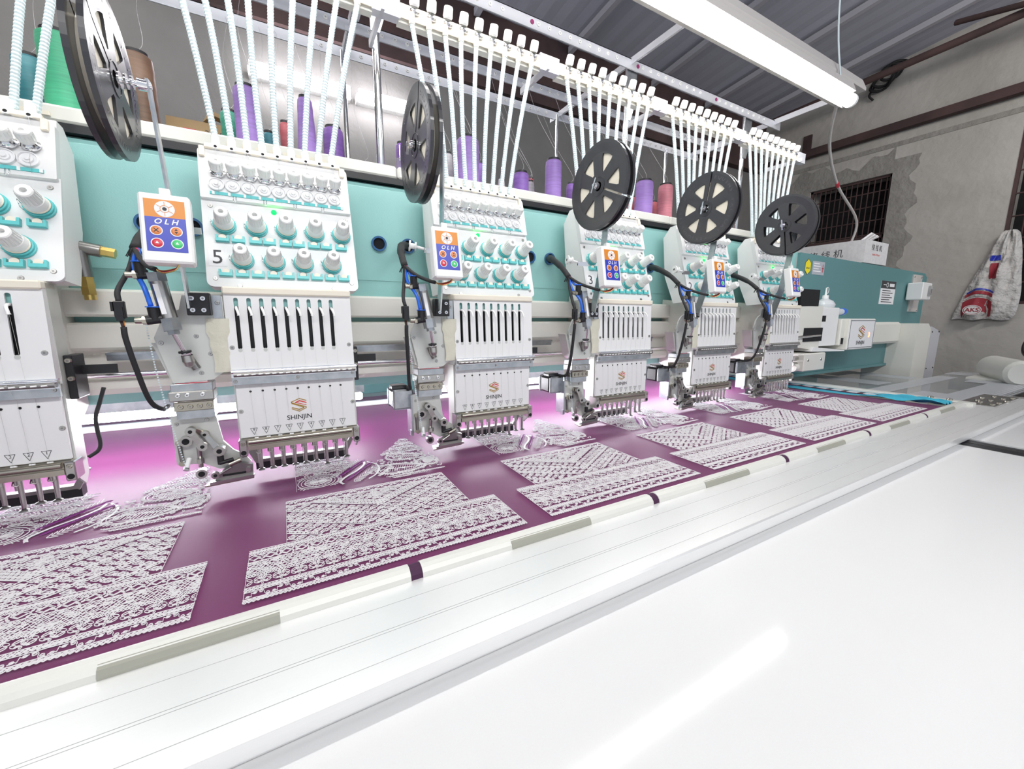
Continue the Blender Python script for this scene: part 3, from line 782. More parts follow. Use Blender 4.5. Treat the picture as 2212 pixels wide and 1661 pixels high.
def display():
    root = empty('drive_housing', (1.75, 0, .1), 'cream metal drive housing beside the last head, standing at the teal end plate', 'housing')
    b = MB().m('cream'); b.prism([(.0, .25), (.18, .255), (.18, .068), (.0, .09)], -.01, .112, 'xz'); 
    b.build('cover_block', root)
    b = MB().m('white').box((.19, .0, .085), (.35, .112, .250), bev=.003); b.m('dark').box((.205, -.001, .19), (.235, 0, .215)); b.build('cover_box', root)
    b = MB().m('dark').box((.045, -.014, .11), (.19, .02, .165)); b.build('slot_opening', root)
    b = MB().m('chrome').cyl((-.05, -.02, .128), (.18, -.01, .134), .006, n=10); b.build('rod', root)
    b = MB().m('white').prism([(.10, .068), (.395, .060), (.395, .0645), (.12, .086)], -.02, .1, 'xz'); b.build('lower_tray', root)
    b = MB().m('cream').box((.36, -.01, .085), (.42, .112, .20), bev=.003); b.m('dark').box((.372, -.0115, .09), (.392, -.01, .118)); b.build('spacer_box', root)
    return root
display()
def dispbox():
    root = empty('display_box', (2.145, -.025, .164), 'cream display box with a black outline, an angular emblem and a glowing red digit', 'display')
    b = MB().m('cream').box((0, .0, 0), (.262, .135, .139), bev=.003); b.build('case', root)
    b = MB().m('paper').box((.004, -.002, .004), (.258, 0, .135)); b.m('print')
    for a, c in (((.008, .008), (.254, .010)), ((.008, .129), (.254, .131)), ((.008, .008), (.0105, .131)), ((.2515, .008), (.254, .131))): b.box((a[0], -.0026, a[1]), (c[0], -.002, c[1]))
    b.text('SHINJIN', face_T((.125, -.002, .030), (1, 0, 0), (0, 0, 1)), .024, .0006, bold=.01)
    b.m('redled').text('3', face_T((.205, -.002, .064), (1, 0, 0), (0, 0, 1)), .030, .0008, bold=.02)
    fp = b.build('front_panel', root)
    b = MB(); emblem(b, face_T((.125, -.002, .078), (1, 0, 0), (0, 0, 1)), .030); b.build('emblem', fp)
    for x in (.008, .254):
        for z in (.008, .131):
            b = MB(); screw(b, (x, -.002, z), (0, -1, 0), .004); b.build('screw', root)
def emblem(b, T, h):      # angular double-S hexagon of parallel bars; h is its half height
    def bar(pts, wd, mt):
        b.m(mt)
        for (x0, y0), (x1, y1) in zip(pts[:-1], pts[1:]):
            d = Vector((x1-x0, y1-y0)); n_ = Vector((-d.y, d.x)).normalized()*wd/2; e = d.normalized()*wd*.45
            q = [(x0-e.x+n_.x, y0-e.y+n_.y), (x1+e.x+n_.x, y1+e.y+n_.y), (x1+e.x-n_.x, y1+e.y-n_.y), (x0-e.x-n_.x, y0-e.y-n_.y)]
            b.add([T @ Vector((px*h, py*h, .0004)) for px, py in q], [(3, 2, 1, 0)])
    bar([(1.0, .62), (.1, 1.0), (-1.0, .55), (-1.0, .42), (.95, -.38), (.95, -.55)], .11, 'logogold')
    bar([(-.95, .30), (.62, -.42), (.62, -.5), (0, -.72), (-.95, -.35)], .13, 'logogold')
    bar([(.98, .30), (.1, .66), (-.45, .42)], .17, 'logored')
    bar([(-.45, .42), (.98, -.08)], .10, 'logored')
    bar([(-.98, -.55), (0, -1.0), (.95, -.55)], .11, 'logogold')
dispbox()
b = MB().m('tealplastic'); 
root = empty('machine_arm', (2.41, .03, .16), 'cream machine arm and upright leg behind the display box, at the far end', 'arm')
b = MB().m('cream').box((0, .02, .01), (.56, .11, .125), bev=.012); b.build('cross_arm', root)
b = MB().m('cream').prism([(.55, .115), (.70, .118), (.755, .082), (.755, -1.11), (.55, -1.11)], -.05, .17, 'xz'); b.m('dark').cyl((.5485, .10, -.03), (.55, .10, -.03), .010); b.build('leg', root)
b = MB().m('rackmetal').prism([(.758, .10), (.86, .08), (.90, .060), (.90, -1.11), (.758, -1.11)], -.05, .10, 'xz')
for z in (.07, -.14):
    for x in (.775, .88): b.m('dark').cyl((x, -.052, z), (x, -.05, z), .004)
b.build('leg_cover', root)
# block under the last head
root = empty('drive_block', (1.755, -.03, .09), 'small cream block with two screws low beside the last head', 'block')
b = MB().m('cream').box((.03, 0, 0), (.20, .12, .072), bev=.003); b.build('body', root)
b = MB().m('steel').cyl((.0, .03, .052), (.035, .03, .052), .010).cyl((.0, .03, .03), (.035, .03, .03), .008); b.m('cream').cyl((.005, .03, .015), (.035, .03, .015), .017); b.build('coupling', root)
for x in (.06, .165):
    b = MB(); screw(b, (x, 0, .045), (0, -1, 0), .006); b.build('screw', root)
# oil bottle and small things on the housing
root = empty('oil_bottle', (2.075, .05, .352), 'squeezable clear white oil bottle standing on the cream housing', 'bottle')
b = MB().m('bottle').lathe((0, 0, 0), (0, 0, 1), [(0, 0), (0, .036), (.012, .040), (.028, .030), (.036, .014), (.040, .012)], 20); b.build('bottle_body', root)
b = MB().m('white').lathe((0, 0, .040), (0, 0, 1), [(0, .012), (.012, .012), (.014, .004), (.045, .003), (.046, 0)], 14).tube(smoothpath([(.004, 0, .060), (.018, 0, .064), (.022, 0, .08), (.012, 0, .088), (.002, 0, .084)]), .0015, 6); b.build('nozzle', root)
b = MB().m('dark').box((1.745, -.01, .352), (1.888, .02, .418)); tag(b.build('black_panel'), 'black rectangular panel standing behind the last head', 'panel')
root = empty('small_bottle', (2.14, .04, .318), 'small white bottle with a blue cap lying behind the display box', 'bottle')
b = MB().m('bottle').cyl((0, 0, .014), (.075, 0, .016), .014, n=14); b.build('bottle_body', root)
b = MB().m('blue').cyl((.075, 0, .016), (.095, 0, .017), .016, n=14); b.build('cap', root)
# carton on top of the end plate
root = empty('carton', (2.55, .11, .585), 'white carton printed with black characters, standing on top of the teal end plate', 'carton')
b = MB().m('carton').box((0, 0, 0), (.27, .60, .112)); b.build('box', root)
b = MB().m('print').text('绕 线 机', face_T((.135, -.0005, .078), (1, 0, 0), (0, 0, 1)), .034, .0004)
b.m('logored').text('Bobbin Winder', face_T((.135, -.0005, .045), (1, 0, 0), (0, 0, 1)), .014, .0004)
b.m('print').text('绕 线 机', face_T((-.0005, .17, .052), (0, -1, 0), (0, 0, 1)), .045, .0004)
b.m('logored').prism([(.43, .05), (.47, .062), (.50, .05), (.54, .072), (.52, .085), (.485, .075), (.46, .085)], -.0008, -.0004, 'yz'); b.build('printing', root)
root = empty('paper_rolls', (2.62, .13, .697), 'small bundle of grey paper rolls lying on the white carton', 'papers')
for i in range(6):
    p = Vector((-.02+.012*i, .02, .002)); d = Vector((.055+.004*i, -.02, .040-.002*i))
    b = MB().m('housing' if i % 2 else 'paper').cyl(p, p+d, .005, n=8); b.build('strip', root)

# LED strips under the beam
for x0, x1, lb in ((-1.3, .138, 'glowing white strip lamp under the beam on the camera side, lighting the purple fabric'), (.28, 1.70, 'glowing white strip lamp under the beam behind the farther heads')):
    root = empty('strip_lamp', (x0, .25, .098), lb, 'lamp', 'strip lamps under the beam')
    b = MB().m('stripglow').box((.004, -.008, -.010), (x1-x0-.004, .004, .008), bev=.003); b.build('light_tube', root)
    b = MB().m('zinc').box((0, -.010, .010), (x1-x0, .010, .034)); b.build('reflector', root)

# ------------------------------------------------------------------ thread rack, posts, tension bars, tubes
root = empty('thread_rack', (0, .2, .62), 'overhead aluminium thread rack of long perforated rails, cross bars and chrome posts', 'rack')
Z1 = 1.10-.62
for nm, y, hole in (('front_rail', 0, 1), ('middle_rail', .26, 2), ('back_rail', .39, 2)):
    b = MB().m('rackmetal').box((-1.5, y-.002, Z1-.018), (1.85, y+.002, Z1+.012)).box((-1.5, y-.002, Z1+.010), (1.85, y+.022, Z1+.012)); rl = b.build(nm, root)
    for k in range(-1, 5):
        for i in range(9):
            x = k*.4-.16+i*.036
            if x < .1: continue
            b = MB().m('white').ring((x, y-.002, Z1-.003), (0, -1, 0), .0052, .0022, .003, 10); b.build('eyelet', rl)
    if hole == 1:
        for k in range(0, 5):
            b = MB().m('pink' if 0 else 'spool_magenta').cyl((k*.4-.18, y-.004, Z1-.003), (k*.4-.18, y-.002, Z1-.003), .006, n=10); b.build('grommet', rl)
for x in (-.6, .2, 1.005, 1.82):
    b = MB().m('rackmetal').box((x-.014, -.22, Z1+.012), (x+.014, .45, Z1+.016)).box((x-.014, -.22, Z1-.004), (x-.011, .45, Z1+.012)); b.build('cross_bar', root)
for x, y in ((.2, 0), (1.0, .02), (.185, .39), (.985, .39), (-.6, 0), (-.6, .39), (1.64, .02), (1.62, .39)):
    b = MB().m('chrome').cyl((x, y, .0), (x, y, Z1), .0088 if y < .1 else .0065, n=14); p = b.build('post', root)
    if y > .1: b = MB().m('white').lathe((x, y, 0), (0, 0, 1), [(0, .017), (.005, .017), (.04, .011), (.042, 0)], 16); b.build('post_foot', p)
    else: b = MB().m('zinc').prism([(x-.016, Z1), (x+.030, Z1), (x+.022, Z1-.12), (x+.008, Z1-.16), (x-.012, Z1-.16)], y-.012, y-.009, 'xz'); screw(b, (x+.012, y-.012, Z1-.06), (0, -1, 0), .005); b.build('clamp_plate', p)
for k in range(-1, 5):   # arms that carry the tension bars
    b = MB().m('rackmetal').box((k*.4+.185, -.135, .29), (k*.4+.192, .0, .305)); b.build('bar_arm', root)
where = {-1: 'above the head at the near end', 0: 'above the head with badge five', 1: 'above the head with badge four', 2: 'above the head with badge three', 3: 'above the head with badge two', 4: 'above the last head with badge one'}
# tension bar
TB = empty('tension_bar', (0, .085, .92), '', 'tension bar', 'cream tension bars with nine white knobs'); 
b = MB().m('ivory').prism([(-.012, -.008), (-.016, .016), (.010, .030), (.016, .0)], -.175, .168, 'yz'); b.m('cream').box((-.178, -.006, -.014), (.170, .012, -.006)); b.build('bar', TB)
b = MB().m('rackmetal').box((.168, -.012, -.010), (.225, .010, .026)); b.build('joint_plate', TB)
XT = [-.1522+i*(.1403+.1522)/8 for i in range(9)]
for i in range(9):
    x = XT[i]+.006; ax = Vector((.0, -.40, .92)).normalized(); p0 = Vector((x, -.008, .006))
    b = MB().m('white').lathe(p0+ax*.014, ax, [(0, .0085), (.004, .0105), (.020, .0095), (.022, .008), (.022, .003), (.018, .003)], 12); kn = b.build('tension_knob', TB)
    b = MB().m('chrome').lathe(p0, ax, [(0, .010), (.002, .0125), (.004, .008), (.006, .0125), (.009, .011), (.012, .005)], 14); b.build('tension_disc', kn)
    b = MB().m('ivory').cyl((XT[i], -.014, .004), (XT[i], -.014, -.016), .0068, .0060, 10); b.build('tube_socket', TB)
sn = snapshot(TB)
for k in range(-1, 5):
    o = TB if k == 0 else copy_tree(sn)
    o.location = (k*.4, .085, .92); o['label'] = 'cream tension bar with nine white knobs, %s' % where[k]
# ribbed thread tubes
ordq = ['first', 'second', 'third', 'fourth', 'fifth', 'sixth', 'seventh', 'eighth', 'ninth']
XH = [-.1112+i*.0228 for i in range(9)]
for i in range(9):
    b = MB().m('springtube'); p0 = Vector((XH[i], .055, .600)); p1 = Vector((XT[i], .0712, .905)); n = 118; pts = []; rad = []
    for j in range(n+1):
        t = j/n; sag = .010*math.sin(math.pi*t)
        p = p0.lerp(p1, t)+Vector((sag*(.3 if XT[i]-XH[i] < 0 else -.3), -.0, 0))
        pts.append(p); rad.append(.0055 if j % 2 else .0046)
    b.tube(pts, rad, 8, smooth=False)
    src = b.build('thread_tube')
    for k in range(-1, 5):
        o = src if k == -1 else src.copy()
        if k != -1: COL.objects.link(o)
        o.location = (k*.4, 0, 0)
        tag(o, 'ribbed white thread tube, %s of nine %s' % (ordq[i], where[k]), 'tube', 'thread tubes '+where[k])

# ------------------------------------------------------------------ embroidery head (local origin at needle line)
TH = math.atan(.29); DN = Vector((0, -math.cos(TH), math.sin(TH))); DU = Vector((0, math.sin(TH), math.cos(TH))); PO = Vector((0, -.0266, .352))
def PN(x, s_, off=0): return Vector((x, 0, 0))+PO+DU*s_+DN*off      # a point on the sloping tension panel
def PT(x, s_, off=0): return face_T(PN(x, s_, off), (1, 0, 0), DU)
def pbox(b, x0, x1, s0, s1, o0, o1, bev=0):
    T = Matrix((Vector((1, 0, 0)), DU, DN)).transposed().to_4x4(); T.translation = PO
    return b.box((x0, s0, o0), (x1, s1, o1), T=T, bev=bev)
def rpanel(b, x0, x1, s0, s1, o0, o1, r=(.008, .008, .008, .008)):   # rounded plate on the sloping panel plane; corner radii from lower left, counter-clockwise
    T = Matrix((Vector((1, 0, 0)), DU, DN)).transposed().to_4x4(); T.translation = PO; pts = []
    for (cx, cy, sx, sy, a0), q in zip(((x0, s0, 1, 1, 180), (x1, s0, -1, 1, 270), (x1, s1, -1, -1, 0), (x0, s1, 1, -1, 90)), r):
        for i in range(6):
            a = R(a0+18*i); pts.append((cx+sx*q+q*math.cos(a), cy+sy*q+q*math.sin(a)))
    return b.prism(pts, o0, o1, 'xy', T=T)
def head():
    H = empty('embroidery_head', (0, 0, 0), '', 'embroidery head', 'embroidery heads along the beam')
    # arm body joining the beam
    b = MB().m('cream').prism([(-.0, .352), (.04, .355), (.113, .365), (.113, .15), (.03, .10), (-.0, .10)], -.095, .055, 'yz'); b.build('arm_body', H)
    b = MB().m('white')
    pr = [(-.020, .354), (.036, .349), (.076, .435), (.091, .558), (.066, .588), (.045, .590)]
    b.prism(pr, -.136, .094, 'yz'); b.build('panel_housing', H)
    b = MB().m('panelwhite'); rpanel(b, -.138, .097, .0, .156, -.005, .0, (.010, .010, .001, .001)); b.build('tension_panel', H)
    b = MB().m('panelwhite'); rpanel(b, -.1375, .0955, .151, .240, -.006, .007, (.0015, .0015, .008, .008)); b.build('upper_panel', H)
    b = MB().m('ivory'); pbox(b, -.127, .084, .238, .2465, -.004, .012, .001); gb = b.build('guide_bar', H)
    for i in range(9):
        b = MB().m('white').cyl(PN(XH[i], .238, .006), PN(XH[i], .262, .006), .0066, .0062, 12); b.m('dark').cyl(PN(XH[i], .2415, .0118), PN(XH[i], .2415, .0124), .0024, n=10); b.build('tube_socket', H)
    for sx, xx in ((-1, -.131), (1, .086)):
        b = MB().m('ivory'); pbox(b, xx-.004, xx+.004, .222, .240, .007, .012, .001); b.build('bar_clip', H)
    for i in range(9):     # small knobs on the upper panel
        x = XH[i]; ax = (DN+DU*.32).normalized()
        p = PN(x, .196, .007)
        b = MB().m('white').lathe(p+ax*.009, ax, [(0, .0088), (.004, .0098), (.016, .0088), (.0175, .0075), (.0175, .0032), (.014, .003), (.014, 0)], 14)
        for q in range(14):
            a = 2*math.pi*q/14; e1 = ax.orthogonal().normalized(); e2 = ax.cross(e1); c = p+ax*.013+(e1*math.cos(a)+e2*math.sin(a))*.0095; b.cyl(c, c+ax*.009, .0008, .0006, 4, cap=False)
        kn = b.build('small_knob', H)
        b = MB().m('chrome').lathe(p, ax, [(0, .006), (.001, .0105), (.0035, .0112), (.005, .0075), (.0065, .0095), (.009, .007)], 16); b.build('tension_disc', kn)
    for i in range(9):     # clear roller wheels
        x = XH[i]-.003
        b = MB().m('paper').lathe(PN(x, .175, .007), DN, [(0, .0112), (.004, .0112), (.0045, .0098), (.002, .0092), (.002, .0062), (.0045, .0056), (.0045, .0034), (.007, .003), (.0072, 0)], 20); b.build('roller_wheel', H)
    b = MB().m('tealplastic'); pbox(b, -.124, .083, .1575, .1625, .0068, .0085)
    for i in range(10): b.m('white'); pbox(b, -.121+i*.0222, -.1175+i*.0222, .1572, .1628, .0085, .0092)
    b.build('teal_strip', H)
    for x in (-.0899, -.0453, .0012, .0471):
        b = MB().m('chrome').tube([PN(x-.002, .158, .0085), PN(x-.002, .149, .009), PN(x, .1465, .009), PN(x+.002, .149, .009), PN(x+.002, .158, .0085)], .0006, 5); b.build('wire_clip', H)
    b = MB().m('led').lathe(PN(-.0334, .1405, 0), DN, [(0, .0046), (.002, .0042), (.004, .0024), (.0046, 0)], 12); o = b.build('indicator_light', H); o['label'] = 'glowing green indicator light'
    ax = (DN+DU*.06).normalized()
    for r_, (xs, s_) in enumerate((([-.1077, -.0616, -.0162, .0299, .0753], .1045), ([-.0858, -.0386, .0068, .054], .0446))):
        for x in xs:
            p = PN(x, s_+.003, 0)
            b = MB().m('white').lathe(p+ax*.012, ax, [(0, .0132), (.004, .0130), (.010, .0122), (.0105, .0114), (.030, .0094), (.0315, .0082), (.0315, .0038), (.024, .0034), (.024, 0)], 22)
            e1 = ax.orthogonal().normalized(); e2 = ax.cross(e1)
            for q in range(18):
                a = 2*math.pi*q/18; c = p+ax*.024+(e1*math.cos(a)+e2*math.sin(a))*.0113; c2 = p+ax*.0405+(e1*math.cos(a)+e2*math.sin(a))*.0097; b.cyl(c, c2, .0009, .0007, 4, cap=False)
            kn = b.build('large_knob', H)
            b = MB().m('tealplastic').lathe(p, ax, [(0, .0168), (.003, .0168), (.0035, .0145), (.006, .0145), (.0062, .0158), (.008, .0158), (.0082, .0135), (.0095, .0135)], 24); b.m('ivory').lathe(p+ax*.0095, ax, [(0, .0142), (.0012, .0142), (.0025, .0132)], 24); b.build('teal_disc', kn)
            b = MB().m('chrome').tube([p+ax*.004+e1*0+Vector((-.017, 0, .002)), p+ax*.008+Vector((-.0195, 0, .006)), p+ax*.007+Vector((-.018, 0, -.004)), p+ax*.004+Vector((-.010, 0, -.014))], .0006, 5); b.build('check_spring', kn)
    def guide(x, s_):
        b = MB().m('tealplastic'); pbox(b, x-.0095, x+.0095, s_-.0055, s_-.0005, 0, .007); pbox(b, x-.0095, x-.0065, s_-.0005, s_+.005, 0, .007); pbox(b, x+.0065, x+.0095, s_-.0005, s_+.005, 0, .007)
        g_ = b.build('thread_sensor', H)
        b = MB().m('ivory').cyl(PN(x+.0005, s_+.0015, .001), PN(x+.0005, s_+.0015, .0055), .0052, n=14); b.build('sensor_wheel', g_)
    for i in range(9): guide(-.111+i*.02289, .0232)
    for x in (-.1122, -.090, -.0647, -.044, -.0192, .0015, .0263, .047, .0727): guide(x, .083)
    for x, s_ in ((-.1257, .1405), (.086, .1405), (-.126, .014), (.0857, .0146), (-.0928, .0025), (.0534, .0029)):
        b = MB(); screw(b, PN(x, s_, 0), DN, .0038); b.build('panel_screw', H)
    b = MB().m('ivory').box((-.1175, -.048, .3395), (.0785, -.005, .3515), bev=.002); b.build('lip_bar', H)
    # needle case and covers
    b = MB().m('panelwhite').box((-.1135, -.034, .075), (.0755, -.0005, .340)); b.build('needle_case', H)
    T0 = face_T((0, -.0425, .340), (1, 0, 0), (0, -.06, 1)); # upper cover leans forward toward its foot
    yz = lambda z: -.0425-(.340-z)*.058
    b = MB().m('panelwhite')
    xsl = [-.1002+i*.01805 for i in range(9)]; hw = .0031; zt, zb = .334, .2490
    def slab(x0, x1, z0, z1, th=.003):
        b.add([(x0, yz(z0), z0), (x1, yz(z0), z0), (x1, yz(z1), z1), (x0, yz(z1), z1), (x0, yz(z0)+th, z0), (x1, yz(z0)+th, z0), (x1, yz(z1)+th, z1), (x0, yz(z1)+th, z1)],
              [(0,1,2,3),(4,7,6,5),(0,4,5,1),(1,5,6,2),(2,6,7,3),(3,7,4,0)])
    slab(-.1165, .0778, .206, zb); slab(-.1165, .0778, zt, .341)
    edges = [-.1165]+[e for x in xsl for e in (x-hw, x+hw)]+[.0778]
    for i in range(0, len(edges), 2): slab(edges[i], edges[i+1], zb, zt)
    # rounded slot ends
    for x in xsl:
        for z0, sg in ((zt, 1), (zb, -1)):
            sq = [(x-hw, z0), (x-hw, z0+sg*.0002)]
            for side in (-1, 1):      # corner fillers leave a half-round end
                poly = [(x+side*hw, z0)]+[(x+side*hw*math.cos(R(15*q)), z0-sg*hw+sg*hw*math.sin(R(15*q))) for q in range(7)]
                b.add([(px_, yz(pz)-.0, pz) for px_, pz in poly], [tuple(range(len(poly)))])
    b.add([(-.1165, yz(.341), .341), (-.1165, yz(.206), .206), (-.1165, -.006, .206), (-.1165, -.006, .341)], [(0, 1, 2, 3)])
    b.add([(.0778, yz(.341), .341), (.0778, yz(.206), .206), (.0778, -.006, .206), (.0778, -.006, .341)], [(3, 2, 1, 0)])
    up = b.build('upper_cover', H)
    b = MB().m('panelwhite').box((-.1165, yz(.29)-.0015, .3268), (.0778, yz(.325), .3272)); 
    b = MB().m('black').box((-.110, -.0365, .246), (.072, -.0345, .320)); b.m('teal').box((-.110, -.0365, .320), (.072, -.0345, .337)); b.build('slot_interior', H)
    for i, x in enumerate(xsl):
        b = MB().m('white').tube(smoothpath([(x-.0005, -.036, .318), (x, -.046, .3185), (x+.001, -.054, .3155), (x+.003, -.0575, .309), (x+.0035, -.0575, .305)], 4), [.0021]*16+[.0030], 7); b.build('take_up_lever', H)
        b = MB().m('greyplate').cyl((x, yz(.2465)-.0006, .2472), (x, yz(.2465)+.001, .2472), .0031, n=12); b.build('slot_bumper', H)
    for x, z in ((-.1113, .252), (.0707, .252)):
        b = MB(); screw(b, (x, yz(z), z), (0, -1, 0), .0038); b.build('cover_screw', H)
    # spring rail
    b = MB().m('chrome').cyl((-.116, -.0535, .2115), (.0805, -.0535, .2115), .0028, n=10); b.m('darksteel').cyl((-.113, -.0555, .2065), (.078, -.0555, .2065), .0035, n=10); b.m('chrome').box((-.1165, -.0525, .2015), (.0805, -.047, .2155)); 
    sr = b.build('spring_rail', H)
    for i in range(18):
        x = -.108+i*.0102; b = MB().m('white').cyl((x, -.0592, .2065), (x+.006, -.0592, .207), .0012, n=6); b.build('spring_catch', sr)
    b = MB().m('zinc').box((-.1165, -.0495, .1890), (.0795, -.044, .2025)); 
    screw(b, (-.019, -.0495, .196), (0, -1, 0), .003); screw(b, (.074, -.0495, .199), (0, -1, 0), .003); screw(b, (-.112, -.0495, .195), (0, -1, 0), .003); b.build('zinc_plate', H)
    # lower cover with printing
    b = MB().m('panelwhite').box((-.1143, -.0405, .093), (.0757, -.0345, .1895), bev=.0012)
    lc = b.build('lower_cover', H)
    b = MB().m('dark')
    for i in range(9): b.cyl((-.0928+i*.0181, -.0412, .1752), (-.0928+i*.0181, -.0405, .1752), .0018, n=12)
    b.build('needle_hole', lc)
    b = MB(); emblem(b, face_T((-.0205, -.0407, .144), (1, 0, 0), (0, 0, 1)), .0118); b.build('emblem', lc)
    b = MB().m('print').text('SHINJIN', face_T((-.0208, -.0407, .1215), (1, 0, 0), (0, 0, 1)), .0118, .0003, bold=.012); b.build('lettering', lc)
    for i in range(9):
        x = -.0935+i*.0181; z = .104; b = MB().m('print')
        tri_ = [(x-.0052, z+.0056), (x+.0052, z+.0056), (x, z-.0062)]
        for (a, c), (d, e) in zip(tri_, tri_[1:]+tri_[:1]):
            d_ = Vector((d-a, 0, e-c)).normalized(); n_ = Vector((-d_.z, 0, d_.x))*.0003
            pa = Vector((a, -.0409, c)); pb = Vector((d, -.0409, e)); b.add([pa+n_, pb+n_, pb-n_, pa-n_], [(0, 1, 2, 3)])
        b.text(str(9-i), face_T((x, -.0407, z+.0024), (1, 0, 0), (0, 0, 1)), .0066, .0003); b.build('number_mark', lc)
    for x, z in ((-.1095, .141), (.0716, .141)):
        b = MB(); screw(b, (x, -.0405, z), (0, -1, 0), .0038); b.build('cover_screw', lc)
    for i in range(9):
        x = -.0935+i*.0181
        b = MB().m('white').cyl((x, -.044, .0925), (x+.006, -.0445, .0925), .0014, n=6); b.build('thread_catch', lc)
    # needle clamp block
    b = MB().m('nickel').box((-.1135, -.044, .078), (.0765, -.030, .0925), bev=.001).cyl((-.103, -.0465, .0865), (.066, -.0465, .0865), .0042, n=12).box((-.104, -.0475, .072), (.068, -.038, .080)); b.build('clamp_bar', H)
    for sx in (-.1115, .0745):
        b = MB().m('steel').box((sx-.006, -.049, .062), (sx+.006, -.020, .0915), bev=.0015); b.m('dark').cyl((sx, -.0496, .069), (sx, -.049, .069), .0042, n=14); b.m('steel'); screw(b, (sx, -.049, .0845), (0, -1, 0), .0036, mt='nickel'); b.build('clamp_block', H)
    b = MB().m('greyplate').prism([(-.034, .35), (-.034, .06), (-.015, .045), (.0, .06), (.0, .35)], .0757, .0785, 'yz'); b.build('side_plate', H); b = MB().m('greyplate').prism([(-.034, .20), (-.034, .06), (-.015, .045), (.0, .06), (.0, .20)], -.1165, -.1137, 'yz'); b.build('side_plate', H)
    for i in range(9):
        x = -.0905+i*.0178; dz = -.008 if i == 6 else 0
        b = MB().m('steel').cyl((x, -.040, .078), (x, -.040, .064+dz), .0036, n=10).cyl((x+.003, -.0415, .078), (x+.003, -.0415, .036+dz), .0036, .0028, 8); b.m('darksteel').lathe((x+.003, -.0435, .033+dz), (0, 0, 1), [(0, .0005), (0, .0058), (.0018, .0054), (.0035, .0025)], 12)
        pf = b.build('presser_foot', H)
        b = MB().m('chrome').cyl((x-.0012, -.038, .066+dz), (x-.0012, -.038, .036+dz), .0007, .0004, 6); b.build('needle', pf)
        b = MB().m('steel').tube([(x-.003, -.042, .070), (x-.003, -.046, .066), (x+.002, -.047, .064), (x+.005, -.043, .066)], .0008, 5); b.build('thread_hook', pf)
    b = MB().m('black').box((-.100, .012, .016), (.062, .030, .034)); b.m('darksteel').box((-.098, .010, .030), (.060, .012, .036)); tb = b.build('cutter_bar', H)
    b = MB().m('darksteel').prism([(-.112, .064), (-.100, .066), (-.088, .040), (-.092, .030), (-.100, .034)], .0, .006, 'xz'); b.build('bar_link', H); b = MB().m('darksteel').prism([(.062, .030), (.078, .062), (.072, .066), (.055, .036)], .004, .010, 'xz'); b.build('bar_link', H)
    # bracket on the right side
    b = MB().m('black').box((.079, -.022, .180), (.0885, .02, .246), bev=.001); screw(b, (.084, -.022, .238), (0, -1, 0), .0042, .003, 'nickel'); screw(b, (.084, -.022, .211), (0, -1, 0), .0042, .003, 'nickel'); br = b.build('side_bracket', H)
    b = MB().m('black').box((.0885, .006, .214), (.128, .012, .228)); b.build('stop_bar', H)
    # threads over the covers
    for i in range(9):
        x = xsl[i]+.004
        b = MB().m('greyplate').tube([(x, -.0575, .308), (x+.001, yz(.22)-.004, .216), (x+.003, -.0595, .2075), (x+.003, -.0425, .186), (-.0935+i*.0181+.003, -.0455, .0925), (-.0905+i*.0178+.002, -.043, .066)], .00015, 4); b.build('thread', H)
        if i % 2 == 0:
            b = MB().m('greyplate').tube([PN(XH[i], .238, .012), PN(XH[i]+.004, .205, .014), PN(XH[i], .175, .014), PN(XH[i], .155, .009)], .00028, 4); b.build('thread', H)
    return H
H = head()
sn = snapshot(H)
badge = {-1: '6', 0: '5', 1: '4', 2: '3', 3: '2', 4: '1'}
hl = {-1: 'white embroidery head cut by the picture edge, nearest the camera', 0: 'white embroidery head with badge five, teal-ringed knobs and nine needles',
      1: 'white embroidery head with badge four, second complete head from the camera', 2: 'white embroidery head with badge three, middle of the five complete heads',
      3: 'white embroidery head with badge two, next to last toward the grey wall', 4: 'white embroidery head with badge one, the last, beside the cream drive housing'}
for k in range(-1, 5):
    o = H if k == 0 else copy_tree(sn)
    o.location = (k*.4, 0, 0); o['label'] = hl[k]
    b = MB().m('paper'); pbox(b, -.1332, -.1085, .0355, .0645, 0, .0004); b.m('print').text(badge[k], PT(-.121, .050, .0004), .034, .0003); b.build('number_badge', o)

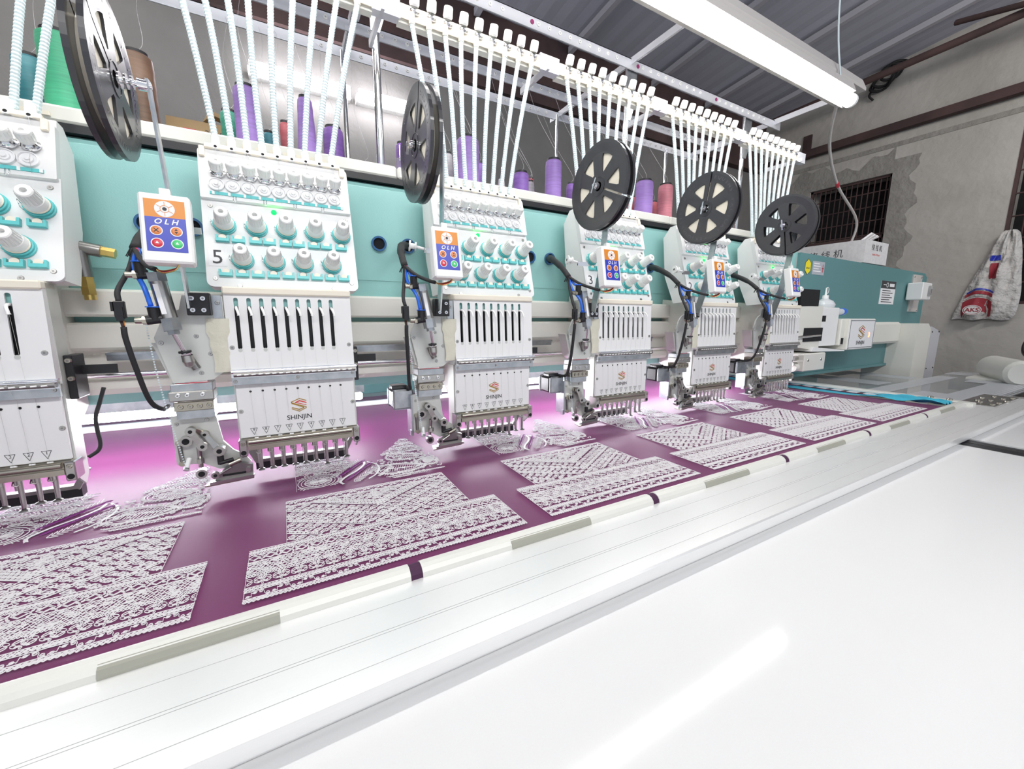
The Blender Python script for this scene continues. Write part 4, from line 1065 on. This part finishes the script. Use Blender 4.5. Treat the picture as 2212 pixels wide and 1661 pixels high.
# ------------------------------------------------------------------ sequin device (local, beside each head)
def device():
    D = empty('sequin_device', (0, 0, 0), '', 'sequin device', 'sequin devices beside the heads')
    b = MB().m('greyplate').prism([(-.211, .270), (-.1948, .197), (-.1431, .200), (-.125, .213), (-.118, .24), (-.118, .336), (-.1703, .336), (-.1759, .314), (-.1884, .309), (-.199, .297)], -.042, -.038, 'xz'); b.m('darksteel').cyl((-.173, -.0425, .243), (-.162, -.0425, .219), .006, n=12)
    mp = b.build('mounting_plate', D)
    for x, z in ((-.142, .243), (-.158, .272), (-.157, .212), (-.203, .262)):
        b = MB(); screw(b, (x, -.042, z), (0, -1, 0), .0035); b.build('screw', mp)
    b = MB().m('greyplate').prism([(-.205, .262), (-.186, .196), (-.200, .205), (-.216, .262)], -.036, -.005, 'xz'); b.build('rear_plate', D)
    b = MB().m('tape'); vs = []; fs = []
    random.seed(2)
    for j in range(9):
        z = .212+.088*j/8
        for i in range(4): vs.append((-.139+.026*i/3+.002*math.sin(j*1.1)-(.006 if j in (6, 7, 8) and i == 0 else 0), -.0445-.003*random.random()-(.004 if i in (1, 2) else 0), z))
    for j in range(8):
        for i in range(3): a = j*4+i; fs.append((a, a+1, a+5, a+4))
    b.add(vs, fs, True); t_ = b.build('masking_tape', D); t_['label'] = 'wrinkled cream masking tape'
    # upper bracket with four screws and arm to the reel
    b = MB().m('black').box((-.163, -.062, .305), (-.133, -.042, .340), bev=.001); bk = b.build('bracket', D)
    for x in (-.155, -.141):
        for z in (.313, .331):
            b = MB(); screw(b, (x, -.062, z), (0, -1, 0), .0042, .003, 'chrome'); b.build('screw', bk)
    b = MB().m('zinc').box((-.132, -.045, .300), (-.120, -.043, .337)); screw(b, (-.125, -.045, .325), (0, -1, 0), .0036); b.build('mounting_tab', D)
    def bar(p0, p1, wy, tx, mt='zinc'):
        b = MB().m(mt); p0 = Vector(p0); p1 = Vector(p1); d = (p1-p0).normalized(); n_ = Vector((1, 0, 0)).cross(d).normalized()*wy/2; t2 = Vector((tx/2, 0, 0))
        vs = [p+a*n_+c*t2 for p in (p0, p1) for a, c in ((-1, -1), (1, -1), (1, 1), (-1, 1))]
        b.add(vs, [(0,3,2,1),(4,5,6,7),(0,1,5,4),(1,2,6,5),(2,3,7,6),(3,0,4,7)]); b.fix = True; return b
    b = bar((-.1575, -.068, .318), (-.158, -.092, .40), .020, .003); b.v; b.build('arm', D)
    b = bar((-.158, -.090, .395), (-.163, -.122, .606), .017, .003); screw(b, (-.1645, -.122, .6), (-1, 0, 0), .004); b.build('arm', D)
    # control box
    T = face_T((-.1615, -.1355, .4205), (1, .03, 0), (0, .19, 1))
    b = MB().m('white').box((-.0275, -.0465, -.022), (.0275, .0465, 0), T=T, bev=.0025).box((-.006, .046, -.016), (.006, .057, -.006), T=T, bev=.001); cb = b.build('control_box', D)
    b = MB().m('orange').box((-.0215, .014, 0), (.0215, .038, .0005), T=T); b.m('labelblue').box((-.0215, -.032, 0), (.0215, .014, .0005), T=T)
    b.m('paper').cyl(T @ Vector((0, .0255, .0004)), T @ Vector((0, .0255, .0008)), .0108, n=24); 
    b.m('orange')
    for i in range(6):
        a = R(60*i+30); a2 = R(60*i); 
        c = Vector((.0072*math.cos(a), .0072*math.sin(a), .0010)); b.box((c.x-.0026, .0255+c.y-.0003, .0008), (c.x+.0026, .0255+c.y+.0003, .0011), T=T @ Matrix.Translation((c.x, .0255+c.y, 0)) @ Matrix.Rotation(a, 4, 'Z') @ Matrix.Translation((-c.x, -.0255-c.y, 0)))
    b.m('orange').ring(T @ Vector((0, .0255, .0007)), T.to_3x3() @ Vector((0, 0, 1)), .0050, .0044, .0004, 18)
    b.m('print').cyl(T @ Vector((0, .0255, .0008)), T @ Vector((0, .0255, .0014)), .0024, n=10)
    b.m('paper').text('O L H', T @ Matrix.Translation((0, .0080, .0005)), .0098, .0003, shear=.3, bold=.025)
    fp = b.build('face_sticker', cb)
    for (x, y, mt, s_) in ((-.0105, -.004, 'btnorange', 'x'), (.0105, -.004, 'btnorange', 'o'), (-.0105, -.021, 'red', '^'), (.0105, -.021, 'green', '=')):
        b = MB().m('paper').cyl(T @ Vector((x, y, .0005)), T @ Vector((x, y, .0009)), .0068, n=20); b.m(mt).lathe(T @ Vector((x, y, .0009)), T.to_3x3() @ Vector((0, 0, 1)), [(0, .0057), (.0005, .0054), (.0009, .0035), (.001, 0)], 18)
        b.m('print' if mt == 'btnorange' else 'paper')
        if s_ == 'x': b.box((x-.0034, y-.0005, .0018), (x+.0034, y+.0005, .0021), T=T @ Matrix.Translation((x, y, 0)) @ Matrix.Rotation(.8, 4, 'Z') @ Matrix.Translation((-x, -y, 0))).box((x-.0034, y-.0005, .0018), (x+.0034, y+.0005, .0021), T=T @ Matrix.Translation((x, y, 0)) @ Matrix.Rotation(-.8, 4, 'Z') @ Matrix.Translation((-x, -y, 0)))
        elif s_ == 'o': b.add([T @ Vector(q) for q in ((x-.002, y+.0007, .002), (x+.002, y+.0007, .002), (x, y+.0035, .002), (x-.002, y-.0007, .002), (x, y-.0035, .002), (x+.002, y-.0007, .002))], [(0, 1, 2), (3, 4, 5)])
        else: b.add([T @ Vector(q) for q in ((x-.002, y-.001, .002), (x+.002, y-.001, .002), (x, y+.0025, .002))], [(0, 1, 2)])
        b.build('button', cb)
    # pneumatic cylinder
    c0, c1 = Vector((-.1926, -.070, .366)), Vector((-.181, -.076, .290)); d = (c1-c0).normalized()
    b = MB().m('steel').cyl(c0+d*.012, c1-d*.008, .0105, n=20); b.m('zinc').cyl(c0, c0+d*.013, .0125, n=6, smooth=False).cyl(c1-d*.010, c1+d*.008, .0125, n=6, smooth=False).cyl(c1+d*.008, c1+d*.014, .008, n=6, smooth=False)
    cy = b.build('air_cylinder', D)
    b = MB().m('paper'); TT = face_T(c0.lerp(c1, .5)+Vector((-.002, -.0107, 0)), -d, Vector((1, 0, 0)).cross(-d).cross(-d)*-1); b.box((-.022, -.003, -.0006), (.022, .003, .0003), T=TT); b.m('labelblue').text('MODEL C30A-30A', TT @ Matrix.Translation((0, 0, .0003)), .0045, .0002); b.build('model_label', cy)
    b = MB().m('chrome').cyl(c1+d*.012, Vector((-.1700, -.060, .240)), .0035, n=10).cyl((-.1712, -.062, .247), (-.1702, -.060, .241), .0065, n=6, smooth=False); b.m('black').cyl((-.1716, -.0622, .250), (-.1713, -.062, .247), .0085, n=14); b.m('steel').lathe((-.1700, -.060, .243), (.1, .1, -1), [(0, .0078), (.010, .0082), (.017, .006), (.021, 0)], 14); b.build('piston_rod', D)
    for p, q in (((-.2135, -.072, .362), (-.200, -.070, .364)), ((-.2085, -.080, .297), (-.190, -.077, .300))):
        b = MB().m('nickel').cyl(Vector(p)-Vector((.012, 0, 0)), p, .0045, n=10).cyl(Vector(p)-Vector((.004, 0, 0)), Vector(p)+Vector((.002, 0, 0)), .006, n=6, smooth=False); b.m('black').cyl(p, q, .0068, n=12).cyl(Vector(q)+Vector((-.008, -.002, -.002)), Vector(q)+Vector((-.009, -.004, .016)), .0068, n=12); b.m('blue').cyl(Vector(q)+Vector((-.009, -.004, .016)), Vector(q)+Vector((-.009, -.004, .0175)), .0085, n=14); b.build('air_fitting', D)
    kx = Vector((-.2175, -.045, .402))
    b = MB().m('blue').tube(smoothpath([kx, (-.2175, -.060, .372), (-.206, -.078, .345), (-.2005, -.081, .318)]), .0032, 8); b.build('air_hose', D)
    b = MB().m('blue').tube(smoothpath([kx+Vector((.004, 0, 0)), (-.211, -.058, .385), (-.209, -.072, .378)]), .0030, 8); b.build('air_hose', D)
    # cable bundle from the beam
    b = MB().m('rubber').tube(smoothpath([(-.167, .120, .466), (-.180, .090, .464), (-.200, .045, .452), (-.214, -.010, .428), kx], 6), [.0088]*12+[.0078]*6+[.0065]*7, 10)
    for i in range(9):
        a = i*.7; b.tube([kx+Vector((.005*math.cos(a), .005*math.sin(a), 0)), kx+Vector((.011*math.cos(a), .010*math.sin(a), -.012))], .0007, 4)
    b.m('red').tube([kx+Vector((.003, -.004, 0)), kx+Vector((.007, -.012, -.014))], .0022, 6)
    b.build('cable_sleeve', D)
    b = MB().m('rubber').tube(smoothpath([kx, (-.206, -.075, .384), (-.192, -.105, .372), (-.182, -.120, .367)]), .0035, 8); b.build('signal_cable', D)
    b = MB()
    for i, mt in enumerate(('brass', 'red', 'rust', 'orange')): b.m(mt).tube(smoothpath([(-.182, -.120, .367), (-.172, -.128+.002*i, .362+.0012*i), (-.158, -.134+.002*i, .366+.001*i), (-.152, -.135, .375)]), .0009, 5)
    b.build('wires', D)
    cn = Vector((-.232, -.092, .312))
    b = MB().m('rubber').tube(smoothpath([kx, (-.224, -.060, .370), (-.233, -.084, .340), cn+Vector((0, 0, .012))]), .0034, 8); b.build('motor_cable', D)
    b = MB().m('black').box(cn+Vector((-.006, -.004, -.012)), cn+Vector((.006, .004, .012)), bev=.001).box(cn+Vector((-.0085, -.005, -.002)), cn+Vector((-.006, -.002, .011))).box(cn+Vector((-.004, -.006, -.015)), cn+Vector((.004, -.003, .004))); b.build('connector', D)
    b = MB().m('rust').tube([cn+Vector((-.001, 0, -.012)), cn+Vector((.001, 0, -.026))], .0022, 6); b.m('orange').tube([cn+Vector((.002, 0, -.012)), cn+Vector((.002, 0, -.026))], .0009, 5)
    b.m('rubber').tube(smoothpath([cn+Vector((.001, 0, -.024)), (-.231, -.090, .270), (-.227, -.078, .222), (-.222, -.060, .175), (-.214, -.036, .156), (-.2135, .0, .154)]), .0036, 8); b.build('motor_cable', D)
    # roller pulley
    b = MB().m('white').lathe((-.198, -.010, .4475), (1, -.2, -.1), [(0, 0), (0, .011), (.003, .011), (.003, .0055), (.012, .0055), (.012, .009), (.0145, .009), (.0145, 0)], 18).tube([(-.185, -.012, .446), (-.165, -.018, .441)], .003, 8); b.m('dark').cyl((-.1985, -.0098, .4476), (-.198, -.010, .4475), .003, n=10); b.m('chrome').box((-.170, -.020, .434), (-.138, -.017, .444)); b.build('guide_roller', D)
    # lower assembly
    b = MB().m('paper').box((-.193, -.040, .196), (-.150, -.036, .2115)); b.m('red')
    for a, c in (((-.193, .196), (-.150, .1968)), ((-.193, .2107), (-.150, .2115)), ((-.193, .196), (-.1922, .2115)), ((-.1508, .196), (-.150, .2115))): b.box((a[0], -.0405, a[1]), (c[0], -.0398, c[1]))
    b.m('print').text('OLH-518', face_T((-.1715, -.0402, .2038), (1, 0, 0), (0, 0, 1)), .0095, .0003, bold=.01); b.build('name_label', D)
    b = MB().m('zinc').box((-.199, -.046, .183), (-.144, -.010, .196), bev=.001); b.build('upper_block', D)
    b = MB().m('steel').box((-.202, -.050, .168), (-.143, -.012, .184), bev=.0015); ub = b.build('clamp_block', D)
    for x in (-.190, -.178, -.158): 
        b = MB(); screw(b, (x, -.050, .178), (0, -1, 0), .0036, .0025, 'chrome'); b.build('screw', ub)
    b = MB().m('nickel').box((-.198, -.046, .151), (-.1455, -.010, .166), bev=.001); ub = b.build('lower_block', D)
    for i in range(4):
        b = MB(); screw(b, (-.189+i*.0125, -.046, .1585), (0, -1, 0), .004, .002, 'nickel'); b.build('screw', ub)
    b = MB().m('zinc').box((-.197, -.040, .137), (-.146, -.010, .151)); b.build('slide_block', D)
    b = MB().m('greyplate').prism([(-.2075, .1405), (-.1475, .140), (-.141, .090), (-.128, .072), (-.112, .060), (-.103, .046), (-.150, .040), (-.172, .0543), (-.2075, .0574)], -.027, -.022, 'xz'); lp = b.build('lower_plate', D)
    for x, z in ((-.201, .127), (-.160, .130)):
        b = MB(); screw(b, (x, -.027, z), (0, -1, 0), .0032); b.build('screw', lp)
    b = MB().m('zinc').box((-.2115, -.030, .055), (-.2075, .004, .140)); b.m('zinc').box((-.214, -.030, .052), (-.2075, -.020, .064)); b.build('side_plate', D)
    b = MB().m('black').box((-.2445, -.010, .109), (-.2025, .032, .151), bev=.005); b.m('blackgloss').box((-.2445, -.008, .151), (-.2125, .020, .160), bev=.002); mo = b.build('motor', D)
    b = MB().m('zinc').box((-.2455, -.017, .108), (-.2015, -.010, .152), bev=.004); b.build('motor_flange', mo); b = MB().m('zinc').box((-.2455, .032, .108), (-.2015, .038, .152), bev=.004); b.build('motor_flange', mo)
    # linkage
    P1, P2, P3, P4, P5, P6 = [Vector(q) for q in ((-.1907, -.030, .0979), (-.1456, -.043, .0778), (-.1747, -.0326, .0393), (-.1672, -.0468, .0895), (-.1804, -.0482, .1173), (-.1645, -.0300, .1065))]
    def link(p, q, wd, mt='darksteel'):
        b = MB().m(mt); d_ = (q-p).normalized(); n_ = Vector((-d_.z, 0, d_.x)).normalized()*wd/2; th = Vector((0, .0025, 0))
        vs = [v for w0 in (p, q) for v in (w0-n_-th, w0+n_-th, w0+n_+th, w0-n_+th)]
        b.add(vs, [(0,3,2,1),(4,5,6,7),(0,1,5,4),(1,2,6,5),(2,3,7,6),(3,0,4,7)]); b.fix = True
        for w0 in (p, q):
            b.m(mt).cyl(w0+Vector((0, .003, 0)), w0-Vector((0, .0035, 0)), wd*.72, n=16); b.m('dark').cyl(w0-Vector((0, .0035, 0)), w0-Vector((0, .0039, 0)), wd*.3, n=12)
        return b
    link(P5, P4, .0100, 'steel').build('lever', D); link(P6+Vector((0, -.004, 0)), P2, .0085, 'steel').build('lever', D); link(P5+Vector((0, .012, 0)), P6, .0085, 'nickel').build('lever', D)
    b = MB().m('steel').cyl(P4+Vector((-.006, .006, -.003)), P3+Vector((0, -.001, .012)), .0036, n=10).cyl(P4+Vector((-.006, .006, -.022)), P4+Vector((-.006, .006, -.030)), .0055, n=6, smooth=False)
    b.m('steel').cyl(P3+Vector((0, .003, 0)), P3+Vector((0, -.006, 0)), .0082, n=18); b.m('dark').cyl(P3+Vector((0, -.006, 0)), P3+Vector((0, -.0066, 0)), .0048, n=14); b.build('push_rod', D)
    b = MB().m('steel').cyl(P1+Vector((0, .003, 0)), P1+Vector((0, -.006, 0)), .0090, n=20); b.m('dark').cyl(P1+Vector((0, -.006, 0)), P1+Vector((0, -.0066, 0)), .0052, n=14); b.build('cam_roller', D)
    b = MB().m('steel').cyl(P2+Vector((0, .012, 0)), P2+Vector((0, -.006, 0)), .0085, n=20); b.m('dark').cyl(P2+Vector((0, -.006, 0)), P2+Vector((0, -.0066, 0)), .0040, n=14); b.m('black').cyl(P2+Vector((0, 0, -.010)), P2+Vector((0, 0, -.024)), .005, n=10).cyl(P2+Vector((-.002, -.002, -.022)), P2+Vector((.018, -.002, -.018)), .0035, n=8); b.build('pivot', D)
    b = MB().m('darksteel').cyl((-.2005, -.030, .094), (-.1995, -.030, .062), .0032, n=10); b.m('nickel').cyl((-.2005, -.033, .096), (-.2005, -.024, .096), .0048, n=12).cyl((-.1995, -.033, .060), (-.1995, -.024, .060), .0046, n=12); b.build('return_spring', D)
    b = MB().m('white').cyl((-.189, -.034, .068), (-.192, -.046, .055), .0035, n=12); b.m('chrome').cyl((-.192, -.046, .055), (-.1925, -.048, .053), .0045, n=12); b.build('guide_pin', D)
    # sequin foot
    b = MB().m('nickel').prism([(-.171, -.047), (-.101, -.038), (-.101, -.018), (-.120, -.012), (-.165, -.020)], .0175, .0200, 'xy'); b.build('foot_plate', D)
    b = MB().m('darksteel').prism([(-.160, .020), (-.102, .023), (-.101, .044), (-.120, .050), (-.140, .044), (-.152, .034)], -.040, -.030, 'xz'); b.m('steel').prism([(-.164, .020), (-.100, .0225), (-.100, .027), (-.164, .0245)], -.047, -.040, 'xz').cyl((-.155, -.042, .036), (-.155, -.048, .036), .0060, n=14).cyl((-.150, -.044, .036), (-.132, -.044, .046), .0022, n=8).cyl((-.108, -.040, .037), (-.108, -.045, .037), .0040, n=12)
    b.m('dark').cyl((-.155, -.048, .036), (-.155, -.0486, .036), .0028, n=10).box((-.146, -.0405, .030), (-.112, -.0402, .0335)); b.m('nickel').cyl((-.135, -.044, .051), (-.118, -.040, .056), .0045, n=10)
    b.build('sequin_foot', D)
    b = MB().m('springtube')
    for i in range(60):
        t = i/59; p = Vector((-.2045+.013*t, -.050, .290)).lerp(Vector((-.190, -.046, .052)), t); p.x = -.2155+.024*t**1.6
        b.cyl(p, p+Vector((0, -.0004, 0)), .0013, n=6)
    b.build('sequin_string', D)
    return D
D = device(); sn = snapshot(D)
dl = {0: 'sequin device with silver air cylinder, near side of the head with badge five', 1: 'sequin device with a black motor, standing between the heads with badges five and four',
      2: 'sequin device with a curved black cable, between the heads with badges four and three', 3: 'sequin device with blue hose, between the heads with badges three and two', 4: 'sequin device beside the last head, farthest from the camera'}
for k in range(0, 5):
    o = D if k == 0 else copy_tree(sn)
    o.location = (k*.4, 0, 0); o['label'] = dl[k]
for c in list(kids(D)):        # the nearest device has no motor at its side
    if c.name.split('.')[0] in ('motor', 'side_plate'):
        for g in kids(c): bpy.data.objects.remove(g)
        bpy.data.objects.remove(c)
# ------------------------------------------------------------------ sequin reels
def reel(k, loc, rot):
    root = empty('sequin_reel', loc, '', 'reel', 'black sequin reels on the arms')
    Ro = .0925
    def disc(x):
        b = MB().m('reelblack')
        ri, ro = .030, .0655
        radii = [.010, .018, ri, .036, .042, .048, .054, .060, ro, .069, Ro-.006, Ro]
        slw = .0021
        def cols(r_):       # angular columns of one sixth, measured from the slot side: slot half, spoke, window, spoke, slot half
            al = min(.0012+(r_-.027)*.46, .017)/r_ if r_ > ri-.001 else .0012/r_
            e = slw/r_; S = math.pi/3; mid = S/2
            return [0, e, e+(mid-al-e)*.5, mid-al, mid-al/3, mid+al/3, mid+al, mid+al+(S-e-mid-al)*.5, S-e]
        nc = 9; nseg = nc*6; vid = {}; vs = []
        for sd, xx in ((0, x), (1, x+.0035)):
            for i, r_ in enumerate(radii):
                rim = .0012 if i >= 10 else 0
                for q in range(6):
                    for c_, a in enumerate(cols(r_)):
                        a += q*math.pi/3; vid[(sd, i, q*nc+c_)] = len(vs); vs.append((xx+(rim if sd else -rim), r_*math.cos(a), r_*math.sin(a)))
        open_ = set()
        for i in range(len(radii)-1):
            for j in range(nseg):
                if 3 <= j % nc <= 5 and radii[i] >= ri-.0001 and radii[i+1] <= ro+.0001: open_.add((i, j))
                if j in (0, nseg-1) and i >= 1: open_.add((i, j))
        fs = []
        for i in range(len(radii)-1):
            for j in range(nseg):
                if (i, j) in open_: continue
                j2 = (j+1) % nseg
                fs.append((vid[(0, i, j)], vid[(0, i, j2)], vid[(0, i+1, j2)], vid[(0, i+1, j)])); fs.append((vid[(1, i, j)], vid[(1, i+1, j)], vid[(1, i+1, j2)], vid[(1, i, j2)]))
                for (di, dj, e) in ((-1, 0, ((i, j), (i, j2))), (1, 0, ((i+1, j2), (i+1, j))), (0, -1, ((i+1, j), (i, j))), (0, 1, ((i, j2), (i+1, j2)))):
                    ni, nj = i+di, (j+dj) % nseg
                    if ni < 0 or ni >= len(radii)-1 or (ni, nj) in open_:
                        (a1, b1), (a2, b2) = e; fs.append((vid[(0, a1, b1)], vid[(1, a1, b1)], vid[(1, a2, b2)], vid[(0, a2, b2)]))
        b.add(vs, fs); b.fix = True
        return b
    TXT = Matrix.Identity(4)
    for sd, x in ((0, -.009), (1, .0055)):
        d_ = disc(x).build('reel_disc', root)
        if k in (2, 4): continue
        b = MB().m('reeltext'); s_ = 'SEQUINS FACTORY  PERSONALITY  0.17   '
        xx = x-.0002 if sd == 0 else x+.0037
        for i, ch in enumerate(s_):
            if ch == ' ' or i in (0, len(s_)-1): continue
            a = 2*math.pi*i/len(s_); rad = Vector((0, math.cos(a), math.sin(a)))
            tn = Vector((0, -math.sin(a), math.cos(a)))
            if sd == 0: T = face_T(Vector((xx, 0, 0))+rad*.0795, tn, rad) 
            else: T = face_T(Vector((xx, 0, 0))+rad*.0795, -tn, rad)
            if (T.to_3x3() @ Vector((0, 0, 1))).x*(-1 if sd == 0 else 1) < 0: T = face_T(Vector((xx, 0, 0))+rad*.0795, -(T.to_3x3() @ Vector((1, 0, 0))), rad)
            vs0, fs0 = text_mesh(ch, 'CENTER', 0, .01)
            b.add([T @ Vector((p[0]*.015, p[1]*.015, .0007)) for p in vs0], fs0)
            ov = [T @ Vector((p[0]*.015, p[1]*.015, .0)) for p in vs0]
        b.build('raised_lettering', d_)
    b = MB().m('reelblack')
    for x in (-.0098, .0089): b.ring((x, 0, 0), (1, 0, 0), .0205, .0190, .001, 30)
    b.build('hub_ring', root)
    b = MB().m('ivory' if k != 4 else 'reelblack').lathe((-.0055, 0, 0), (1, 0, 0), [(0, .012), (0, .066 if k != 4 else .02), (.011, .066 if k != 4 else .02), (.011, .012)], 40); b.build('sequin_roll', root)
    b = MB().m('chrome').cyl((-.024, 0, 0), (.044, 0, 0), .0035, n=12).cyl((-.018, 0, 0), (-.011, 0, 0), .0075, n=12); b.box((-.023, -.002, -.016), (-.019, .002, .016)) if k in (2,) else b.box((-.023, -.016, -.002), (-.019, .016, .002))
    for i in range(4): b.cyl((.012+.006*i, 0, 0), (.014+.006*i, 0, 0), .010-.001*i, n=16)
    b.cyl((.030, 0, 0), (.040, 0, 0), .007, n=8); b.build('spindle', root)
    root.rotation_euler = (rot, 0, 0)
    return root
rl = {0: 'glossy black sequin reel seen almost edge-on, nearest the camera', 1: 'black sequin reel seen at a slant, second from the camera', 2: 'plain-rimmed black sequin reel, third from the camera',
      3: 'black sequin reel with raised lettering, fourth from the camera, its slot pointing up', 4: 'empty black sequin reel nearest the end wall, its slot pointing down'}
for k, loc, rot in ((0, (-.203, -.125, .5975), 2.6), (1, (-.2, -.11, .6), 2.0), (2, (-.19, -.12, .592), -2.7+math.pi*0), (3, (-.19, -.10, .6), math.pi/2+.15), (4, (-.2, -.105, .597), -math.pi/2-.15)):
    o = reel(k, (k*.4+loc[0], loc[1], loc[2]), rot); o['label'] = rl[k]

# ------------------------------------------------------------------ spools and things on the shelf
SZ = .6165
def spool(x, y, d, ztop, col, label, capd=None, cone=0, thread=True):
    root = empty('thread_spool', (x, y, SZ), label, 'thread spool', 'thread spools on the shelf')
    h = ztop-SZ; r_ = d/2
    rt = r_*(1-cone)
    prof = [(.006, r_*.8), (.008, r_)]
    for i in range(1, 12): t = i/12; prof.append((.008+(h-.020)*t, r_+(rt-r_)*t+(.0004 if i % 2 else 0)))
    prof += [(h-.010, rt*.97), (h-.006, rt*.82)]
    b = MB().m('spool_'+col).lathe((0, 0, 0), (0, 0, 1), prof, 28); b.build('thread_winding', root)
    b = MB().m('spoolcap').lathe((0, 0, 0), (0, 0, 1), [(0, 0), (0, r_*.95), (.006, r_*.95), (.006, .01)], 20); b.build('spool_base', root); b = MB().m('spoolcap').lathe((0, 0, h-.008), (0, 0, 1), [(0, rt*.80), (.008, rt*.78), (.008, rt*.4), (.004, rt*.4), (.004, 0)], 20); b.build('spool_core', root)
    if thread:
        b = MB().m('stitch'); ye = .59 if y > .3 else .46
        b.tube(smoothpath([(0, 0, h), (.012, .01, h+.03), (-.006, (ye-y)*.4, h+.15), (.004, (ye-y)*.8, h+.28), (.0, ye-y, 1.10-SZ)], 8), .00035, 4); b.build('thread', root)
    return root
SP = [(-.352, .27, .062, .812, 'mint', 'large mint green thread spool behind the nearest reel', 0), (-.256, .33, .052, .838, 'brown', 'brown thread spool with a dark top behind the nearest reel', 0),
      (-.107, .36, .036, .776, 'seagreen', 'dark green thread spool just left of the tallest violet one', 0), (-.066, .25, .050, .789, 'violet', 'tall violet thread spool beside the dark green one', .04),
      (-.030, .35, .024, .744, 'tealspool', 'tiny teal thread spool barely above the shelf lip', 0), (.007, .36, .024, .778, 'rose', 'slim rose red thread spool behind the ribbed tubes', 0),
      (.047, .25, .046, .796, 'violet', 'violet cone with dark narrow top beside the slim rose spool', .35), (.113, .33, .052, .776, 'deepviolet', 'dark violet thread spool beside the white post foot', .1),
      (.176, .28, .044, .690, 'magenta', 'low dark plum spool beside the chrome post', .4), (.292, .35, .032, .782, 'deepviolet', 'slim violet spool behind the slanted reel', 0),
      (.430, .36, .040, .786, 'greycone', 'grey cone with a red tip behind the slanted reel', .3), (.448, .25, .062, .792, 'violet', 'large violet thread spool behind the ribbed tubes of badge four', .03),
      (.530, .36, .046, .775, 'deepviolet', 'dark violet spool tucked behind the large violet one', 0), (.619, .25, .046, .732, 'deepviolet', 'short violet spool with black top beside the tubes', 0),
      (.705, .34, .040, .745, 'greycone', 'shiny grey cone beside the violet spool', .25), (.736, .25, .052, .788, 'violet', 'violet spool in front of the grey cone, near the back chrome post', .05), (.722, .37, .032, .765, 'rose', 'thin dark red spool showing behind the grey cone', 0),
      (.889, .36, .032, .772, 'deepviolet', 'narrow dark violet spool just past the back chrome post', 0), (.845, .25, .036, .787, 'violet', 'violet spool half hidden by the third reel', 0),
      (1.187, .36, .040, .767, 'rose', 'dull red spool left of the wide violet spool', 0), (1.133, .25, .064, .789, 'violet', 'wide violet spool past the third reel', .05),
      (1.300, .36, .040, .766, 'rose', 'dull red spool between the violet and pink spools', 0), (1.243, .25, .056, .793, 'pink', 'bright pink spool with black top, last on the shelf', .08), (-.50, .27, .060, .80, 'seagreen', 'green spool at the very edge beside the mint one', 0), (-.425, .36, .05, .80, 'tealspool', 'teal spool behind the ribbed tubes at the edge', 0)]
for x, y, d, zt, col, lb, cone in SP: spool(x, y, d, zt, col, lb, cone=cone)
for x, y, lb in ((.225, .33, 'clear plastic cone beside the chrome front post'), (.600, .34, 'white plastic pin holder among the violet spools'), (1.60, .33, 'white plastic pin holder at the far end of the shelf'), (.28, .33, 'shiny clear cone beside the slim violet spool')):
    root = empty('cone_holder', (x, y, SZ), lb, 'cone holder', 'empty cone holders on the shelf')
    b = MB().m('clear' if 'clear' in lb else 'white').lathe((0, 0, 0), (0, 0, 1), [(0, 0), (0, .020), (.10, .011), (.115, .009), (.12, 0)], 18); b.build('cone', root)
    b = MB().m('chrome').cyl((0, 0, .11), (0, 0, .15), .002, n=8); b.build('pin', root)
root = empty('cardboard_box', (-.235, .42, SZ), 'torn brown cardboard box lying on the shelf behind the nearest reel arm', 'box')
b = MB().m('cardboard').box((0, 0, 0), (.13, .12, .145)); b.m('red').box((.03, -.001, .09), (.055, 0, .125)); b.m('print').text('3-16', face_T((.09, -.0005, .12), (1, 0, 0), (0, 0, 1)), .02); b.build('carton_body', root)
b = MB().m('cardboard').prism([(.07, .145), (.085, .175), (.17, .15), (.165, .142), (.09, .165)], .0, .03, 'xz').prism([(.10, .145), (.11, .160), (.19, .13), (.18, .12)], .03, .05, 'xz'); b.build('flap', root)
# air line fitting on the beam left of the first device
root = empty('air_line_tee', (-.318, .06, .395), 'grey metal air line tee with brass fittings beside the nearest head', 'fitting')
b = MB().m('darksteel').cyl((-.012, .02, .028), (-.004, .0, .022), .013, n=16).cyl((-.01, 0, .02), (.035, 0, .012), .010, n=14).cyl((.01, 0, .015), (.012, 0, -.03), .0095, n=14); b.build('tee_body', root)
b = MB().m('brass').cyl((.035, 0, .012), (.052, 0, .009), .008, n=6, smooth=False); b.build('brass_fitting', root); b = MB().m('brass').cyl((.012, 0, -.03), (.013, 0, -.058), .0095, n=6, smooth=False).cyl((.013, 0, -.056), (.0135, 0, -.066), .0075, n=12); b.build('brass_fitting', root)
b = MB().m('darksteel').cyl((-.008, .01, .03), (-.006, .075, .03), .006, n=10); b.build('pipe', root)
# black cable and trimmer motor at the lower side of the nearest head
for k, lb in ((-1, 'thin black cable looping down beside the nearest head'), ):
    b = MB().m('rubber').tube(smoothpath([(-.289, .0, .192), (-.296, .0, .170), (-.3037, .0, .1465), (-.3045, .0, .125), (-.3035, .0, .104), (-.307, -.002, .092), (-.318, -.006, .084)]), .0028, 8)
    tag(b.build('trimmer_cable'), lb, 'cable')
root = empty('air_pipe', (0, 0, 0)); bpy.data.objects.remove(root)
